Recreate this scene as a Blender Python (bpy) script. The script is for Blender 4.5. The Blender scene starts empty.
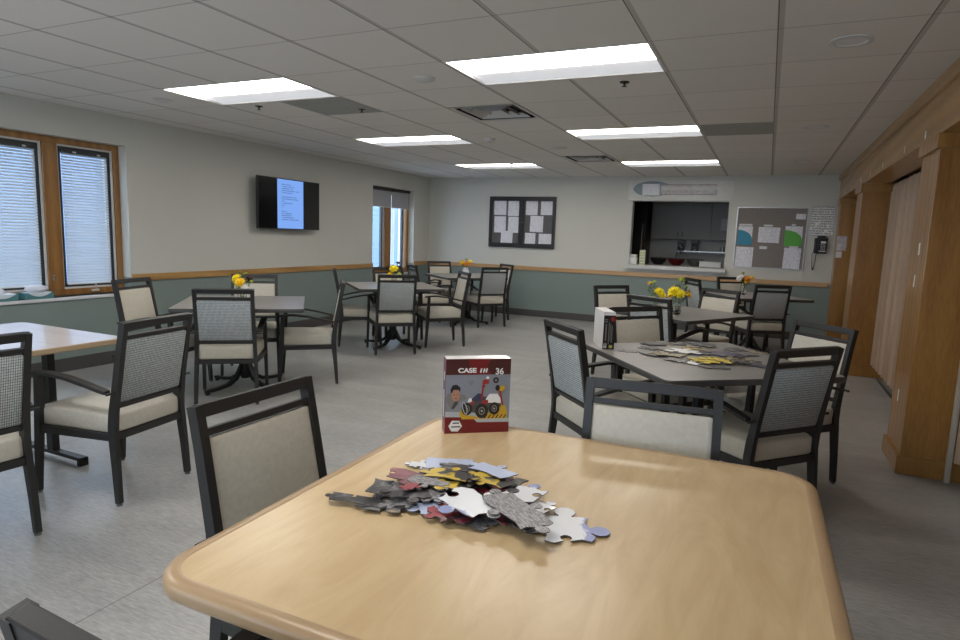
import bpy, bmesh, math, random
from mathutils import Vector, Matrix
from mathutils.geometry import tessellate_polygon
PI = math.pi
S = bpy.context.scene
COL = S.collection
random.seed(7)
H = 1.38            # eye height above the floor; all z below are above the floor
CEIL = 2.40
T = 0.6096          # ceiling grid module
GX, GY = -0.0358, 3.389
XL, YB, XR, YF = -5.79, 10.2, 1.5, -2.6

# ------------------------------------------------------------------ materials
def srgb(r, g, b):
    f = lambda c: (c/255)/12.92 if c/255 <= .04045 else (((c/255)+.055)/1.055)**2.4
    return (f(r), f(g), f(b), 1)
def new_mat(name):
    m = bpy.data.materials.new(name); m.use_nodes = True
    nt = m.node_tree; return m, nt, nt.nodes['Principled BSDF']
def mat(name, col, rough=.5, metal=0, spec=.5, noise=0, nscale=30, bump=0, bscale=200, coat=0, emit=None, estr=0, trans=0, ior=1.45):
    m, nt, b = new_mat(name)
    b.inputs['Base Color'].default_value = col
    b.inputs['Roughness'].default_value = rough
    b.inputs['Metallic'].default_value = metal
    b.inputs['Specular IOR Level'].default_value = spec
    b.inputs['Coat Weight'].default_value = coat
    b.inputs['Transmission Weight'].default_value = trans
    b.inputs['IOR'].default_value = ior
    if emit: b.inputs['Emission Color'].default_value = emit; b.inputs['Emission Strength'].default_value = estr
    tc = nt.nodes.new('ShaderNodeTexCoord')
    if noise:
        n = nt.nodes.new('ShaderNodeTexNoise'); n.inputs['Scale'].default_value = nscale; n.inputs['Detail'].default_value = 4
        nt.links.new(tc.outputs['Object'], n.inputs['Vector'])
        r = nt.nodes.new('ShaderNodeValToRGB')
        r.color_ramp.elements[0].position = .3; r.color_ramp.elements[1].position = .7
        r.color_ramp.elements[0].color = tuple(c*(1-noise) for c in col[:3])+(1,)
        r.color_ramp.elements[1].color = tuple(min(1, c*(1+noise)) for c in col[:3])+(1,)
        nt.links.new(n.outputs['Fac'], r.inputs['Fac']); nt.links.new(r.outputs['Color'], b.inputs['Base Color'])
    if bump:
        n2 = nt.nodes.new('ShaderNodeTexNoise'); n2.inputs['Scale'].default_value = bscale; n2.inputs['Detail'].default_value = 3
        nt.links.new(tc.outputs['Object'], n2.inputs['Vector'])
        bp = nt.nodes.new('ShaderNodeBump'); bp.inputs['Strength'].default_value = bump; bp.inputs['Distance'].default_value = .002
        nt.links.new(n2.outputs['Fac'], bp.inputs['Height']); nt.links.new(bp.outputs['Normal'], b.inputs['Normal'])
    return m
def math_node(nt, op, a, b=None, c=None):
    n = nt.nodes.new('ShaderNodeMath'); n.operation = op
    for i, v in enumerate((a, b, c)):
        if v is None: continue
        if isinstance(v, (int, float)): n.inputs[i].default_value = v
        else: nt.links.new(v, n.inputs[i])
    return n.outputs[0]
def mixc(nt, fac, a, b):
    n = nt.nodes.new('ShaderNodeMix'); n.data_type = 'RGBA'
    if isinstance(fac, (int, float)): n.inputs[0].default_value = fac
    else: nt.links.new(fac, n.inputs[0])
    for i, v in ((6, a), (7, b)):
        if isinstance(v, tuple): n.inputs[i].default_value = v
        else: nt.links.new(v, n.inputs[i])
    return n.outputs[2]
def coords(nt, scale=(1, 1, 1), rot=(0, 0, 0), kind='Object'):
    tc = nt.nodes.new('ShaderNodeTexCoord'); mp = nt.nodes.new('ShaderNodeMapping')
    mp.inputs['Scale'].default_value = scale; mp.inputs['Rotation'].default_value = rot
    nt.links.new(tc.outputs[kind], mp.inputs['Vector']); return mp.outputs['Vector']
def noise(nt, vec, scale, detail=4, rough=.5, dist=0):
    n = nt.nodes.new('ShaderNodeTexNoise'); n.inputs['Scale'].default_value = scale; n.inputs['Detail'].default_value = detail
    n.inputs['Roughness'].default_value = rough; n.inputs['Distortion'].default_value = dist
    nt.links.new(vec, n.inputs['Vector']); return n.outputs['Fac']
def ramp(nt, fac, stops):
    r = nt.nodes.new('ShaderNodeValToRGB'); e = r.color_ramp.elements
    while len(e) < len(stops): e.new(.5)
    for el, (p, c) in zip(e, stops): el.position = p; el.color = c
    nt.links.new(fac, r.inputs['Fac']); return r.outputs['Color']
def wood(name, dark, light, axis='Z', rough=.35, coat=.3, fine=1.0, bigscale=3.0):
    m, nt, b = new_mat(name)
    s = {'X': (.12, 1, 1), 'Y': (1, .12, 1), 'Z': (1, 1, .12)}[axis]
    v = coords(nt, s)
    n1 = noise(nt, v, bigscale*3, 3, .5, .6)
    n2 = noise(nt, v, 90*fine, 4, .6)
    w = nt.nodes.new('ShaderNodeTexWave'); w.wave_type = 'RINGS'; w.inputs['Scale'].default_value = bigscale; w.inputs['Distortion'].default_value = 5
    w.inputs['Detail'].default_value = 2; nt.links.new(v, w.inputs['Vector'])
    f = math_node(nt, 'MULTIPLY_ADD', n2, .45, math_node(nt, 'MULTIPLY_ADD', w.outputs['Fac'], .2, math_node(nt, 'MULTIPLY', n1, .4)))
    c = ramp(nt, f, [(.3, dark), (.75, light)])
    nt.links.new(c, b.inputs['Base Color']); b.inputs['Roughness'].default_value = rough
    b.inputs['Coat Weight'].default_value = coat; b.inputs['Coat Roughness'].default_value = .25
    return m

M = {}
M['frame'] = mat('charcoal_metal', (.023, .0225, .022, 1), .42, 0, .5, bump=.15, bscale=500)
M['base'] = mat('black_metal', (.012, .012, .013, 1), .4)
M['glide'] = mat('grey_nylon', (.12, .12, .12, 1), .6)
M['vinyl'] = mat('beige_vinyl', (.53, .50, .425, 1), .5, noise=.06, nscale=60, bump=.25, bscale=300)
M['white_plastic'] = mat('white_plastic', (.72, .72, .70, 1), .4)
M['dark_plastic'] = mat('dark_plastic', (.02, .02, .022, 1), .35)
M['chrome'] = mat('chrome', (.7, .7, .7, 1), .2, 1)
M['alu'] = mat('brushed_aluminium', (.5, .5, .5, 1), .35, 1)
M['paper'] = mat('paper_plain', (.68, .68, .70, 1), .8)
M['cardboard'] = mat('cardboard_edge', (.10, .085, .075, 1), .8)

def fabric():
    m, nt, b = new_mat('woven_blue_grey_fabric')
    v = coords(nt)
    sep = nt.nodes.new('ShaderNodeSeparateXYZ'); nt.links.new(v, sep.inputs[0])
    cb = nt.nodes.new('ShaderNodeCombineXYZ')
    nt.links.new(sep.outputs['X'], cb.inputs[1]); nt.links.new(sep.outputs['Z'], cb.inputs[0])
    br = nt.nodes.new('ShaderNodeTexBrick'); nt.links.new(cb.outputs[0], br.inputs['Vector'])
    br.inputs['Scale'].default_value = 1; br.offset = 0; br.inputs['Brick Width'].default_value = .012; br.inputs['Row Height'].default_value = .0085
    br.inputs['Mortar Size'].default_value = .0014; br.inputs['Mortar Smooth'].default_value = .3
    br.inputs['Color1'].default_value = (.44, .47, .465, 1); br.inputs['Color2'].default_value = (.58, .60, .59, 1); br.inputs['Mortar'].default_value = (.10, .12, .13, 1)
    nt.links.new(br.outputs['Color'], b.inputs['Base Color']); b.inputs['Roughness'].default_value = .85
    bp = nt.nodes.new('ShaderNodeBump'); bp.inputs['Strength'].default_value = .3; bp.inputs['Distance'].default_value = .001; bp.invert = True
    nt.links.new(br.outputs['Fac'], bp.inputs['Height']); nt.links.new(bp.outputs['Normal'], b.inputs['Normal'])
    return m
M['fabric'] = fabric()

def floor_mat():
    m, nt, b = new_mat('grey_vinyl_plank')
    v = coords(nt, (.15, 1, 1))
    n1 = noise(nt, v, 105, 5, .7)
    n2 = noise(nt, coords(nt, (.3, 1, 1)), 5, 4, .6)
    f = math_node(nt, 'MULTIPLY_ADD', n1, .7, math_node(nt, 'MULTIPLY', n2, .3))
    c = ramp(nt, f, [(.30, (.20, .196, .188, 1)), (.5, (.33, .326, .315, 1)), (.70, (.48, .47, .455, 1))])
    sep = nt.nodes.new('ShaderNodeSeparateXYZ'); nt.links.new(coords(nt), sep.inputs[0])
    fx = math_node(nt, 'ABSOLUTE', math_node(nt, 'SUBTRACT', math_node(nt, 'FRACT', math_node(nt, 'DIVIDE', math_node(nt, 'ADD', sep.outputs['X'], 2.06+1.83*6.5), 1.83)), .5))
    seam = math_node(nt, 'LESS_THAN', fx, .0012)
    c2 = mixc(nt, math_node(nt, 'MULTIPLY', seam, .75), c, (.05, .05, .05, 1))
    nt.links.new(c2, b.inputs['Base Color'])
    nt.links.new(math_node(nt, 'MULTIPLY_ADD', n1, .25, .20), b.inputs['Roughness'])
    bp = nt.nodes.new('ShaderNodeBump'); bp.inputs['Strength'].default_value = .12; bp.inputs['Distance'].default_value = .002
    nt.links.new(n1, bp.inputs['Height']); nt.links.new(bp.outputs['Normal'], b.inputs['Normal'])
    return m
def wall_mat(name, upper, lower, split=.84):
    m, nt, b = new_mat(name)
    v = coords(nt); sep = nt.nodes.new('ShaderNodeSeparateXYZ'); nt.links.new(v, sep.inputs[0])
    lo = math_node(nt, 'LESS_THAN', sep.outputs['Z'], split)
    n = noise(nt, v, 1.2, 2)
    up = ramp(nt, n, [(.2, tuple(c*.97 for c in upper[:3])+(1,)), (.8, tuple(c*1.03 for c in upper[:3])+(1,))])
    nt.links.new(mixc(nt, lo, up, lower), b.inputs['Base Color']); b.inputs['Roughness'].default_value = .55
    b.inputs['Specular IOR Level'].default_value = .3
    n2 = noise(nt, v, 150, 3); bp = nt.nodes.new('ShaderNodeBump'); bp.inputs['Strength'].default_value = .15; bp.inputs['Distance'].default_value = .002
    nt.links.new(n2, bp.inputs['Height']); nt.links.new(bp.outputs['Normal'], b.inputs['Normal'])
    return m
def ceil_mat():
    m, nt, b = new_mat('acoustic_ceiling_tile')
    v = coords(nt); sep = nt.nodes.new('ShaderNodeSeparateXYZ'); nt.links.new(v, sep.inputs[0])
    def line(o, off, w):
        fr = math_node(nt, 'FRACT', math_node(nt, 'DIVIDE', math_node(nt, 'ADD', o, -off+T*20.5), T))
        return math_node(nt, 'LESS_THAN', math_node(nt, 'ABSOLUTE', math_node(nt, 'SUBTRACT', fr, .5)), w/T/2)
    wy = line(sep.outputs['Y'], GY, .009)
    wx = line(sep.outputs['X'], GX, .026)
    wx2 = line(sep.outputs['X'], GX-.013, .006)
    n = noise(nt, v, 260, 3, .7)
    c = ramp(nt, n, [(.35, (.62, .59, .55, 1)), (.5, (.82, .79, .75, 1))])
    # tile-to-tile tint
    sn = nt.nodes.new('ShaderNodeVectorMath'); sn.operation = 'SNAP'
    ad = nt.nodes.new('ShaderNodeVectorMath'); ad.operation = 'ADD'; ad.inputs[1].default_value = (-GX+T*20, -GY+T*20, 0)
    nt.links.new(v, ad.inputs[0]); nt.links.new(ad.outputs[0], sn.inputs[0]); sn.inputs[1].default_value = (T, T, 10)
    wn = nt.nodes.new('ShaderNodeTexWhiteNoise'); nt.links.new(sn.outputs[0], wn.inputs['Vector'])
    c = mixc(nt, math_node(nt, 'MULTIPLY', wn.outputs['Value'], .14), c, (.55, .54, .51, 1))
    c = mixc(nt, math_node(nt, 'MULTIPLY', wx, .8), c, (.47, .45, .425, 1))
    c = mixc(nt, wx2, c, (.20, .19, .18, 1))
    c = mixc(nt, math_node(nt, 'MULTIPLY', wy, .42), c, (.10, .095, .09, 1))
    nt.links.new(c, b.inputs['Base Color']); b.inputs['Roughness'].default_value = .9; b.inputs['Specular IOR Level'].default_value = .1
    bp = nt.nodes.new('ShaderNodeBump'); bp.inputs['Strength'].default_value = .2; bp.inputs['Distance'].default_value = .002
    nt.links.new(n, bp.inputs['Height']); nt.links.new(bp.outputs['Normal'], b.inputs['Normal'])
    return m
def laminate(name, dark, light, rough=.3, scl=40, axis=(.08, 1, 1), coat=.0, spec=.5, dist=0.0):
    m, nt, b = new_mat(name)
    v = coords(nt, axis)
    n1 = noise(nt, v, scl, 5, .6, dist); n2 = noise(nt, v, scl*.12, 3, .5, dist)
    f = math_node(nt, 'MULTIPLY_ADD', n1, .5, math_node(nt, 'MULTIPLY', n2, .5))
    nt.links.new(ramp(nt, f, [(.32, dark), (.68, light)]), b.inputs['Base Color'])
    b.inputs['Roughness'].default_value = rough; b.inputs['Coat Weight'].default_value = coat; b.inputs['Specular IOR Level'].default_value = spec
    return m
M['floor'] = floor_mat()
M['wall'] = wall_mat('two_tone_wall_paint', (.585, .58, .53, 1), (.215, .262, .248, 1))
M['ceiling'] = ceil_mat()
M['oak'] = wood('honey_oak', (.21, .085, .014, 1), (.43, .22, .055, 1), 'Z', .3, .4)
M['oak_y'] = wood('honey_oak_rail', (.31, .16, .045, 1), (.55, .33, .125, 1), 'Y', .3, .4)
M['oak_x'] = wood('honey_oak_back_rail', (.34, .19, .08, 1), (.55, .34, .16, 1), 'X', .35, .3)
M['curtain'] = wood('pale_oak_veneer', (.30, .20, .13, 1), (.50, .36, .25, 1), 'Z', .5, .1, 1.3)
M['maple'] = laminate('maple_laminate', (.50, .35, .185, 1), (.66, .50, .295, 1), .27, 9, (1, .22, 1), .0, .42, 2.2)
M['maple_edge'] = laminate('maple_edge_band', (.37, .245, .135, 1), (.46, .32, .185, 1), .3, 30, (.1, .1, 1))
M['grey_lam'] = laminate('grey_wood_laminate', (.20, .188, .178, 1), (.285, .27, .255, 1), .28, 45, (.06, 1, 1))
M['grey_edge'] = mat('dark_grey_edge_band', (.06, .057, .055, 1), .45)
M['pale_lam'] = laminate('pale_grey_laminate', (.58, .57, .60, 1), (.68, .67, .70, 1), .14, 20)
M['wood_edge'] = mat('tan_edge_band', (.45, .33, .21, 1), .4)
M['rubber_base'] = mat('dark_grey_vinyl_base', (.075, .070, .068, 1), .5)
M['window_wood'] = wood('window_oak', (.20, .085, .02, 1), (.38, .19, .055, 1), 'Z', .35, .3)
M['sash'] = mat('dark_sash', (.035, .04, .045, 1), .4)
M['sill'] = mat('white_marble_sill', (.62, .62, .64, 1), .25, noise=.08, nscale=8)
M['glass'] = mat('window_glass', (1, 1, 1, 1), 0, 0, .5, trans=1, ior=1.02)
M['clear_glass'] = mat('clear_glass', (1, 1, 1, 1), .02, 0, .5, trans=1, ior=1.4)
def slat_mat():
    m = bpy.data.materials.new('white_blind_slat'); m.use_nodes = True; nt = m.node_tree; nt.nodes.clear()
    o = nt.nodes.new('ShaderNodeOutputMaterial'); mx = nt.nodes.new('ShaderNodeMixShader'); d = nt.nodes.new('ShaderNodeBsdfDiffuse'); t = nt.nodes.new('ShaderNodeBsdfTranslucent')
    d.inputs[0].default_value = (.60, .62, .62, 1); t.inputs[0].default_value = (.75, .80, .86, 1); mx.inputs[0].default_value = .22
    nt.links.new(d.outputs[0], mx.inputs[1]); nt.links.new(t.outputs[0], mx.inputs[2]); nt.links.new(mx.outputs[0], o.inputs[0]); return m
M['slat'] = slat_mat()
M['post_paint'] = mat('exterior_white_paint', (.36, .38, .42, 1), .6)
M['shade_cloth'] = slat_mat(); M['shade_cloth'].name = 'translucent_shade_cloth'
for _n in M['shade_cloth'].node_tree.nodes:
    if _n.type == 'BSDF_TRANSLUCENT': _n.inputs[0].default_value = (.22, .23, .25, 1)
    if _n.type == 'BSDF_DIFFUSE': _n.inputs[0].default_value = (.5, .5, .52, 1)
M['lens'] = mat('lit_diffuser', (1, 1, 1, 1), .5, emit=(1.0, .955, .885, 1), estr=8.5)
M['reflector'] = mat('white_reflector', (.75, .75, .77, 1), .6)
M['side_diffuser'] = mat('dim_side_diffuser', (.7, .7, .72, 1), .6, emit=(.93, .95, 1, 1), estr=.26)
M['card_white'] = mat('card_white', (.75, .75, .75, 1), .6)
M['tbar'] = mat('white_metal_trim', (.62, .61, .59, 1), .5)
M['grey_tile'] = mat('dusty_grey_tile', (.36, .36, .34, 1), .9, noise=.08, nscale=20)
M['dark_void'] = mat('dark_duct', (.015, .015, .015, 1), .9)
def print_mat(name, bg, ink, rowh=.02, amount=.5, axis='X', freq=40, k=.75, wild=0):
    """printed page: rows of short grey dashes on paper, in the page's own coordinates (metres)"""
    m, nt, b = new_mat(name)
    v = coords(nt); sep = nt.nodes.new('ShaderNodeSeparateXYZ'); nt.links.new(v, sep.inputs[0])
    lz = math_node(nt, 'FRACT', math_node(nt, 'MULTIPLY', sep.outputs['Z'], 1/rowh))
    row = math_node(nt, 'GREATER_THAN', lz, .6)
    if wild:
        hn = noise(nt, coords(nt, (1, 1, 1.6)), wild, 4, .7)
        row = math_node(nt, 'MULTIPLY', math_node(nt, 'GREATER_THAN', lz, .35), math_node(nt, 'GREATER_THAN', hn, .5))
    cb = nt.nodes.new('ShaderNodeCombineXYZ'); nt.links.new(math_node(nt, 'MULTIPLY', sep.outputs[axis], freq), cb.inputs[0])
    nt.links.new(math_node(nt, 'FLOOR', math_node(nt, 'MULTIPLY', sep.outputs['Z'], 1/rowh)), cb.inputs[1])
    n = noise(nt, cb.outputs[0], 1.0, 2)
    ink_f = math_node(nt, 'MULTIPLY', row, math_node(nt, 'GREATER_THAN', n, 1-amount))
    nt.links.new(mixc(nt, math_node(nt, 'MULTIPLY', ink_f, k), bg, ink), b.inputs['Base Color']); b.inputs['Roughness'].default_value = .8
    return m
M['page'] = print_mat('printed_page', (.80, .80, .86, 1), (.30, .30, .34, 1))
M['page_w'] = print_mat('handwritten_board', (.85, .85, .84, 1), (.03, .03, .04, 1), rowh=.034, amount=.60, freq=9, k=.95, wild=90)
M['page_title'] = print_mat('banner_title', (.55, .52, .50, 1), (.05, .05, .06, 1), rowh=.16, amount=.75, freq=14, k=.85, wild=55)
M['pinboard'] = mat('grey_brown_pinboard', (.235, .21, .195, 1), .9, noise=.1, nscale=60)
M['pinboard_dark'] = mat('grey_pinboard', (.12, .115, .12, 1), .9, noise=.1, nscale=60)
M['black_frame'] = mat('black_board_frame', (.022, .022, .026, 1), .4)

# ------------------------------------------------------------------ mesh helpers
def link(name, bm, mats, parent=None, loc=None, smooth=False):
    bmesh.ops.recalc_face_normals(bm, faces=bm.faces)
    me = bpy.data.meshes.new(name); bm.to_mesh(me); bm.free()
    for m in (mats if isinstance(mats, (list, tuple)) else [mats]): me.materials.append(m)
    if smooth:
        for p in me.polygons: p.use_smooth = True
        try: me.set_sharp_from_angle(angle=math.radians(smooth if smooth is not True else 35))
        except Exception: pass
    o = bpy.data.objects.new(name, me); COL.objects.link(o)
    if parent: o.parent = parent
    if loc: o.location = loc
    return o
def box(bm, c, s, rot=None, bev=0, mi=0, seg=2):
    mt = Matrix.Translation(Vector(c)) @ (rot.to_4x4() if rot else Matrix.Identity(4)) @ Matrix.Diagonal((s[0], s[1], s[2], 1))
    r = bmesh.ops.create_cube(bm, size=1, matrix=mt)
    vs = r['verts']; fs = {f for v in vs for f in v.link_faces}
    for f in fs: f.material_index = mi
    if bev:
        es = list({e for v in vs for e in v.link_edges})
        rr = bmesh.ops.bevel(bm, geom=es, offset=bev, segments=seg, affect='EDGES', profile=.6, clamp_overlap=True)
        for f in rr['faces']: f.material_index = mi
def bx(bm, x0, x1, y0, y1, z0, z1, bev=0, mi=0):
    box(bm, ((x0+x1)/2, (y0+y1)/2, (z0+z1)/2), (abs(x1-x0), abs(y1-y0), abs(z1-z0)), None, bev, mi)
def cyl(bm, c, r, h, seg=20, r2=None, rot=None, mi=0, ends=True):
    mt = Matrix.Translation(Vector(c)) @ (rot.to_4x4() if rot else Matrix.Identity(4))
    q = bmesh.ops.create_cone(bm, cap_ends=ends, segments=seg, radius1=r, radius2=r if r2 is None else r2, depth=h, matrix=mt)
    for f in {f for v in q['verts'] for f in v.link_faces}: f.material_index = mi
def sweep(bm, pts, w, h, mi=0, up=None):
    """rectangular tube along points; w across (perpendicular to the up-tangent plane), h along the in-plane normal"""
    P = [Vector(p) for p in pts]; n = len(P); rings = []
    for i, p in enumerate(P):
        t = ((P[min(i+1, n-1)]-P[max(i-1, 0)])).normalized()
        a = Vector((1, 0, 0)) if up is None else Vector(up)
        a = (a - t*a.dot(t)).normalized(); b = t.cross(a).normalized()
        ww = w[i] if isinstance(w, (list, tuple)) else w; hh = h[i] if isinstance(h, (list, tuple)) else h
        rings.append([bm.verts.new(p+a*sx*ww/2+b*sy*hh/2) for sx, sy in ((-1, -1), (1, -1), (1, 1), (-1, 1))])
    for r0, r1 in zip(rings, rings[1:]):
        for k in range(4):
            f = bm.faces.new((r0[k], r0[(k+1) % 4], r1[(k+1) % 4], r1[k])); f.material_index = mi
    for r in (rings[0], rings[-1]): f = bm.faces.new(r); f.material_index = mi
def tube(bm, pts, r, seg=8, mi=0):
    P = [Vector(p) for p in pts]; n = len(P); rings = []
    a = None
    for i, p in enumerate(P):
        t = (P[min(i+1, n-1)]-P[max(i-1, 0)]).normalized()
        if a is None: a = t.orthogonal().normalized()
        a = (a-t*a.dot(t)).normalized(); b = t.cross(a)
        rr = r[i] if isinstance(r, (list, tuple)) else r
        rings.append([bm.verts.new(p+(a*math.cos(2*PI*k/seg)+b*math.sin(2*PI*k/seg))*rr) for k in range(seg)])
    for r0, r1 in zip(rings, rings[1:]):
        for k in range(seg):
            f = bm.faces.new((r0[k], r0[(k+1) % seg], r1[(k+1) % seg], r1[k])); f.material_index = mi
    for q in (rings[0], rings[-1]): f = bm.faces.new(q); f.material_index = mi
def lathe(bm, prof, c=(0, 0, 0), seg=20, mi=0, cap=True):
    rings = []
    for r, z in prof: rings.append([bm.verts.new((c[0]+r*math.cos(2*PI*k/seg), c[1]+r*math.sin(2*PI*k/seg), c[2]+z)) for k in range(seg)])
    for r0, r1 in zip(rings, rings[1:]):
        for k in range(seg): bm.faces.new((r0[k], r0[(k+1) % seg], r1[(k+1) % seg], r1[k])).material_index = mi
    if cap:
        bm.faces.new(rings[0]).material_index = mi; bm.faces.new(rings[-1]).material_index = mi
def rrect(w, d, r, n=6):
    o = []
    for cx, cy, a0 in ((w/2-r, d/2-r, 0), (-w/2+r, d/2-r, 90), (-w/2+r, -d/2+r, 180), (w/2-r, -d/2+r, 270)):
        for i in range(n+1):
            a = math.radians(a0+90*i/n); o.append((cx+r*math.cos(a), cy+r*math.sin(a)))
    return o
def loft(bm, rings, mi=0, caps=True):
    R = [[bm.verts.new(v) for v in r] for r in rings]; n = len(R[0])
    for a, b in zip(R, R[1:]):
        for k in range(n): bm.faces.new((a[k], a[(k+1) % n], b[(k+1) % n], b[k])).material_index = mi
    if caps: bm.faces.new(R[0]).material_index = mi; bm.faces.new(R[-1]).material_index = mi
    return R
def prism(bm, poly, z0, z1, mi=0, ms=None):
    R = loft(bm, [[(x, y, z0) for x, y in poly], [(x, y, z1) for x, y in poly]], ms if ms is not None else mi, False)
    bm.faces.new(R[0]).material_index = mi if ms is None else ms; bm.faces.new(R[1]).material_index = mi

def props(o, label=None, cat=None, group=None, kind=None):
    if label: o['label'] = label
    if cat: o['category'] = cat
    if group: o['group'] = group
    if kind: o['kind'] = kind
    return o
def thing(name, label, cat, loc=(0, 0, 0), rz=0, group=None):
    o = bpy.data.objects.new(name, None); o.empty_display_size = .1; COL.objects.link(o)
    o.location = loc; o.rotation_euler = (0, 0, rz); return props(o, label, cat, group)
def struct(name, bm, m, parent=None, smooth=False, loc=None):
    o = link(name, bm, m, parent, loc, smooth)
    if not parent: o['kind'] = 'structure'
    return o
def copy_tree(o, parent=None):
    c = o.copy(); COL.objects.link(c); c.parent = parent
    for ch in list(o.children): copy_tree(ch, c)
    return c
def B(): return bmesh.new()

# ------------------------------------------------------------------ room shell
bm = B(); bx(bm, XL-.3, XR, YF, YB+2.8, -.1, 0); struct('floor', bm, M['floor'])
# ceiling: one quad per cell, leaving out the cells with fixtures
light_cells = [(-7, 0), (-7, 4), (-7, 8), (-3, 0), (-3, 4), (-3, 8), (-7, -4), (-3, -4), (-7, -8), (-3, -8)]
skip = set()
for i, j in light_cells: skip |= {(i, j), (i+1, j)}
vents = [(-4, 2), (-4, 7)]; skip |= set(vents)
bm = B()
for i in range(-10, 3):
    for j in range(-10, 12):
        if (i, j) in skip: continue
        x0, x1 = max(XL, GX+i*T), min(XR, GX+(i+1)*T); y0, y1 = max(YF, GY+j*T), min(YB, GY+(j+1)*T)
        if x1-x0 < .001 or y1-y0 < .001: continue
        bx(bm, x0, x1, y0, y1, CEIL, CEIL+.02)
struct('ceiling', bm, M['ceiling'])
bm = B(); bx(bm, XL-.3, XR, YF, YB+2.8, CEIL+.25, CEIL+.3); props(struct('ceiling', bm, M['dark_void']))
# left wall with two window openings
W1 = (1.35, 4.165, .69, 2.125); W2 = (8.365, 9.64, .69, 2.115)
bm = B(); t = .30
def wall_y(bm, x0, x1, ys, ye, holes, zt=CEIL+.25):
    y = ys
    for (a, b, z0, z1) in holes:
        bx(bm, x0, x1, y, a, 0, zt); bx(bm, x0, x1, a, b, 0, z0); bx(bm, x0, x1, a, b, z1, zt); y = b
    bx(bm, x0, x1, y, ye, 0, zt)
wall_y(bm, XL-t, XL, YF, YB, [W1, W2]); struct('wall_left', bm, M['wall'])
OP = (-2.055, -.575, 1.0, 2.03)
bm = B()
bx(bm, XL-.3, OP[0], YB, YB+.15, 0, CEIL+.25); bx(bm, OP[1], XR, YB, YB+.15, 0, CEIL+.25)
bx(bm, OP[0], OP[1], YB, YB+.15, 0, OP[2]-.06); bx(bm, OP[0], OP[1], YB, YB+.15, OP[3], CEIL+.25)
struct('wall_back', bm, M['wall'])
bm = B(); bx(bm, XR, XR+.1, YF, YB, 0, CEIL+.25); struct('wall_right', bm, M['wall'])
FW = (-5.0, .6, .95, 2.1)  # added window row behind the camera, unseen, lets in extra fill daylight
bm = B(); bx(bm, XL, FW[0], YF-.1, YF, 0, CEIL+.25); bx(bm, FW[1], XR, YF-.1, YF, 0, CEIL+.25); bx(bm, FW[0], FW[1], YF-.1, YF, 0, FW[2]); bx(bm, FW[0], FW[1], YF-.1, YF, FW[3], CEIL+.25)
struct('wall_front', bm, M['wall'])
bm = B()
for k in range(6): xx = FW[0]+k*(FW[1]-FW[0]-.06)/5; bx(bm, xx, xx+.06, YF-.08, YF-.02, FW[2], FW[3])
bx(bm, FW[0], FW[1], YF-.085, YF-.015, FW[2], FW[2]+.06); bx(bm, FW[0], FW[1], YF-.085, YF-.015, FW[3]-.06, FW[3]); struct('window_3', bm, M['window_wood'])
# chair rails and baseboards
bm = B()
for a, b in ((YF, W1[0]), (W1[1], W2[0]), (W2[1], YB)): bx(bm, XL, XL+.022, a, b, .803, .872, .004)
struct('trim_1', bm, M['oak_y'])
bm = B(); bx(bm, XL+.022, .83, YB-.022, YB, .806, .874, .004); struct('trim_2', bm, M['oak_x'])
bm = B(); bx(bm, XL, XL+.008, YF, YB, 0, .125); struct('baseboard_left', bm, M['rubber_base'])
bm = B(); bx(bm, XL+.008, .83, YB-.008, YB, 0, .115); struct('baseboard_back', bm, M['rubber_base'])
# oak beam, crown and columns of the folding partition
bm = B(); bx(bm, .85, 1.08, YF, YB, 2.062, CEIL); bx(bm, .826, .85, YF, YB, 2.315, CEIL, .005); struct('trim_3', bm, M['oak_y'])
bm = B(); bx(bm, 1.08, XR, YF, YB, 2.14, CEIL); struct('trim_4', bm, M['oak_y'])
def column(y0, y1, n):
    bm = B(); bx(bm, .858, 1.30, y0, y1, 0, 2.062, .003)
    bx(bm, .838, 1.30, y0-.02, y1+.02, 0, .115, .004)
    bx(bm, .836, 1.12, y0-.022, y1+.022, 1.975, 2.062, .003)
    struct('trim_%d' % n, bm, M['oak'])
column(4.475, 4.93, 5); column(7.74, 8.19, 6); column(9.92, YB, 7)

# folding partitions
def partition(y0, y1, label, seed):
    rnd = random.Random(seed)
    t = thing('folding_partition', label, 'partition', (1.17, y0, 0), 0, None)
    bm = B(); n = int((y1-y0)/.085); n += n % 2
    st = (y1-y0)/n
    for k in range(n):
        xa, xb = (-.06, .06) if k % 2 == 0 else (.06, -.06)
        # narrow rigid strip of veneer
        for q in range(1):
            ya, yb = k*st, (k+1)*st
            d = Vector((xb-xa, yb-ya, 0)); c = Vector(((xa+xb)/2, (ya+yb)/2, (2.05+.135)/2))
            rot = Matrix.Rotation(math.atan2(d.y, d.x), 3, 'Z')
            box(bm, c, (d.length-.008, .008, 2.05-.135), rot, .002)
    link('pleated_panel', bm, M['curtain'], t)
    bm = B(); bx(bm, -.012, .012, 0, y1-y0, .0, .012); link('floor_track', bm, M['alu'], t)
    bm = B(); bx(bm, -.05, .03, 0, .05, .012, 2.06, .003); link('leading_post', bm, M['curtain'], t)
    return t
partition(4.935, 7.735, 'pleated pale oak folding partition between the two wide oak columns', 2)
partition(8.195, 9.915, 'short stretch of pleated oak folding partition beyond the farther column', 3)
p = partition(1.2, 4.40, 'pleated oak folding partition with a white edge post at the right edge of the room', 4)
bm = B(); bx(bm, -.085, -.058, 3.215, 3.25, .0, 2.06, .004); link('edge_post', bm, mat('cream_edge_strip', (.50, .45, .37, 1), .4), p)
bm = B(); bx(bm, 1.3, XR, 4.475, 4.93, 0, 2.14); bx(bm, 1.3, XR, 7.74, 8.19, 0, 2.14); bx(bm, 1.3, XR, 9.92, YB, 0, 2.14); struct('trim_8', bm, M['oak'])

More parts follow.
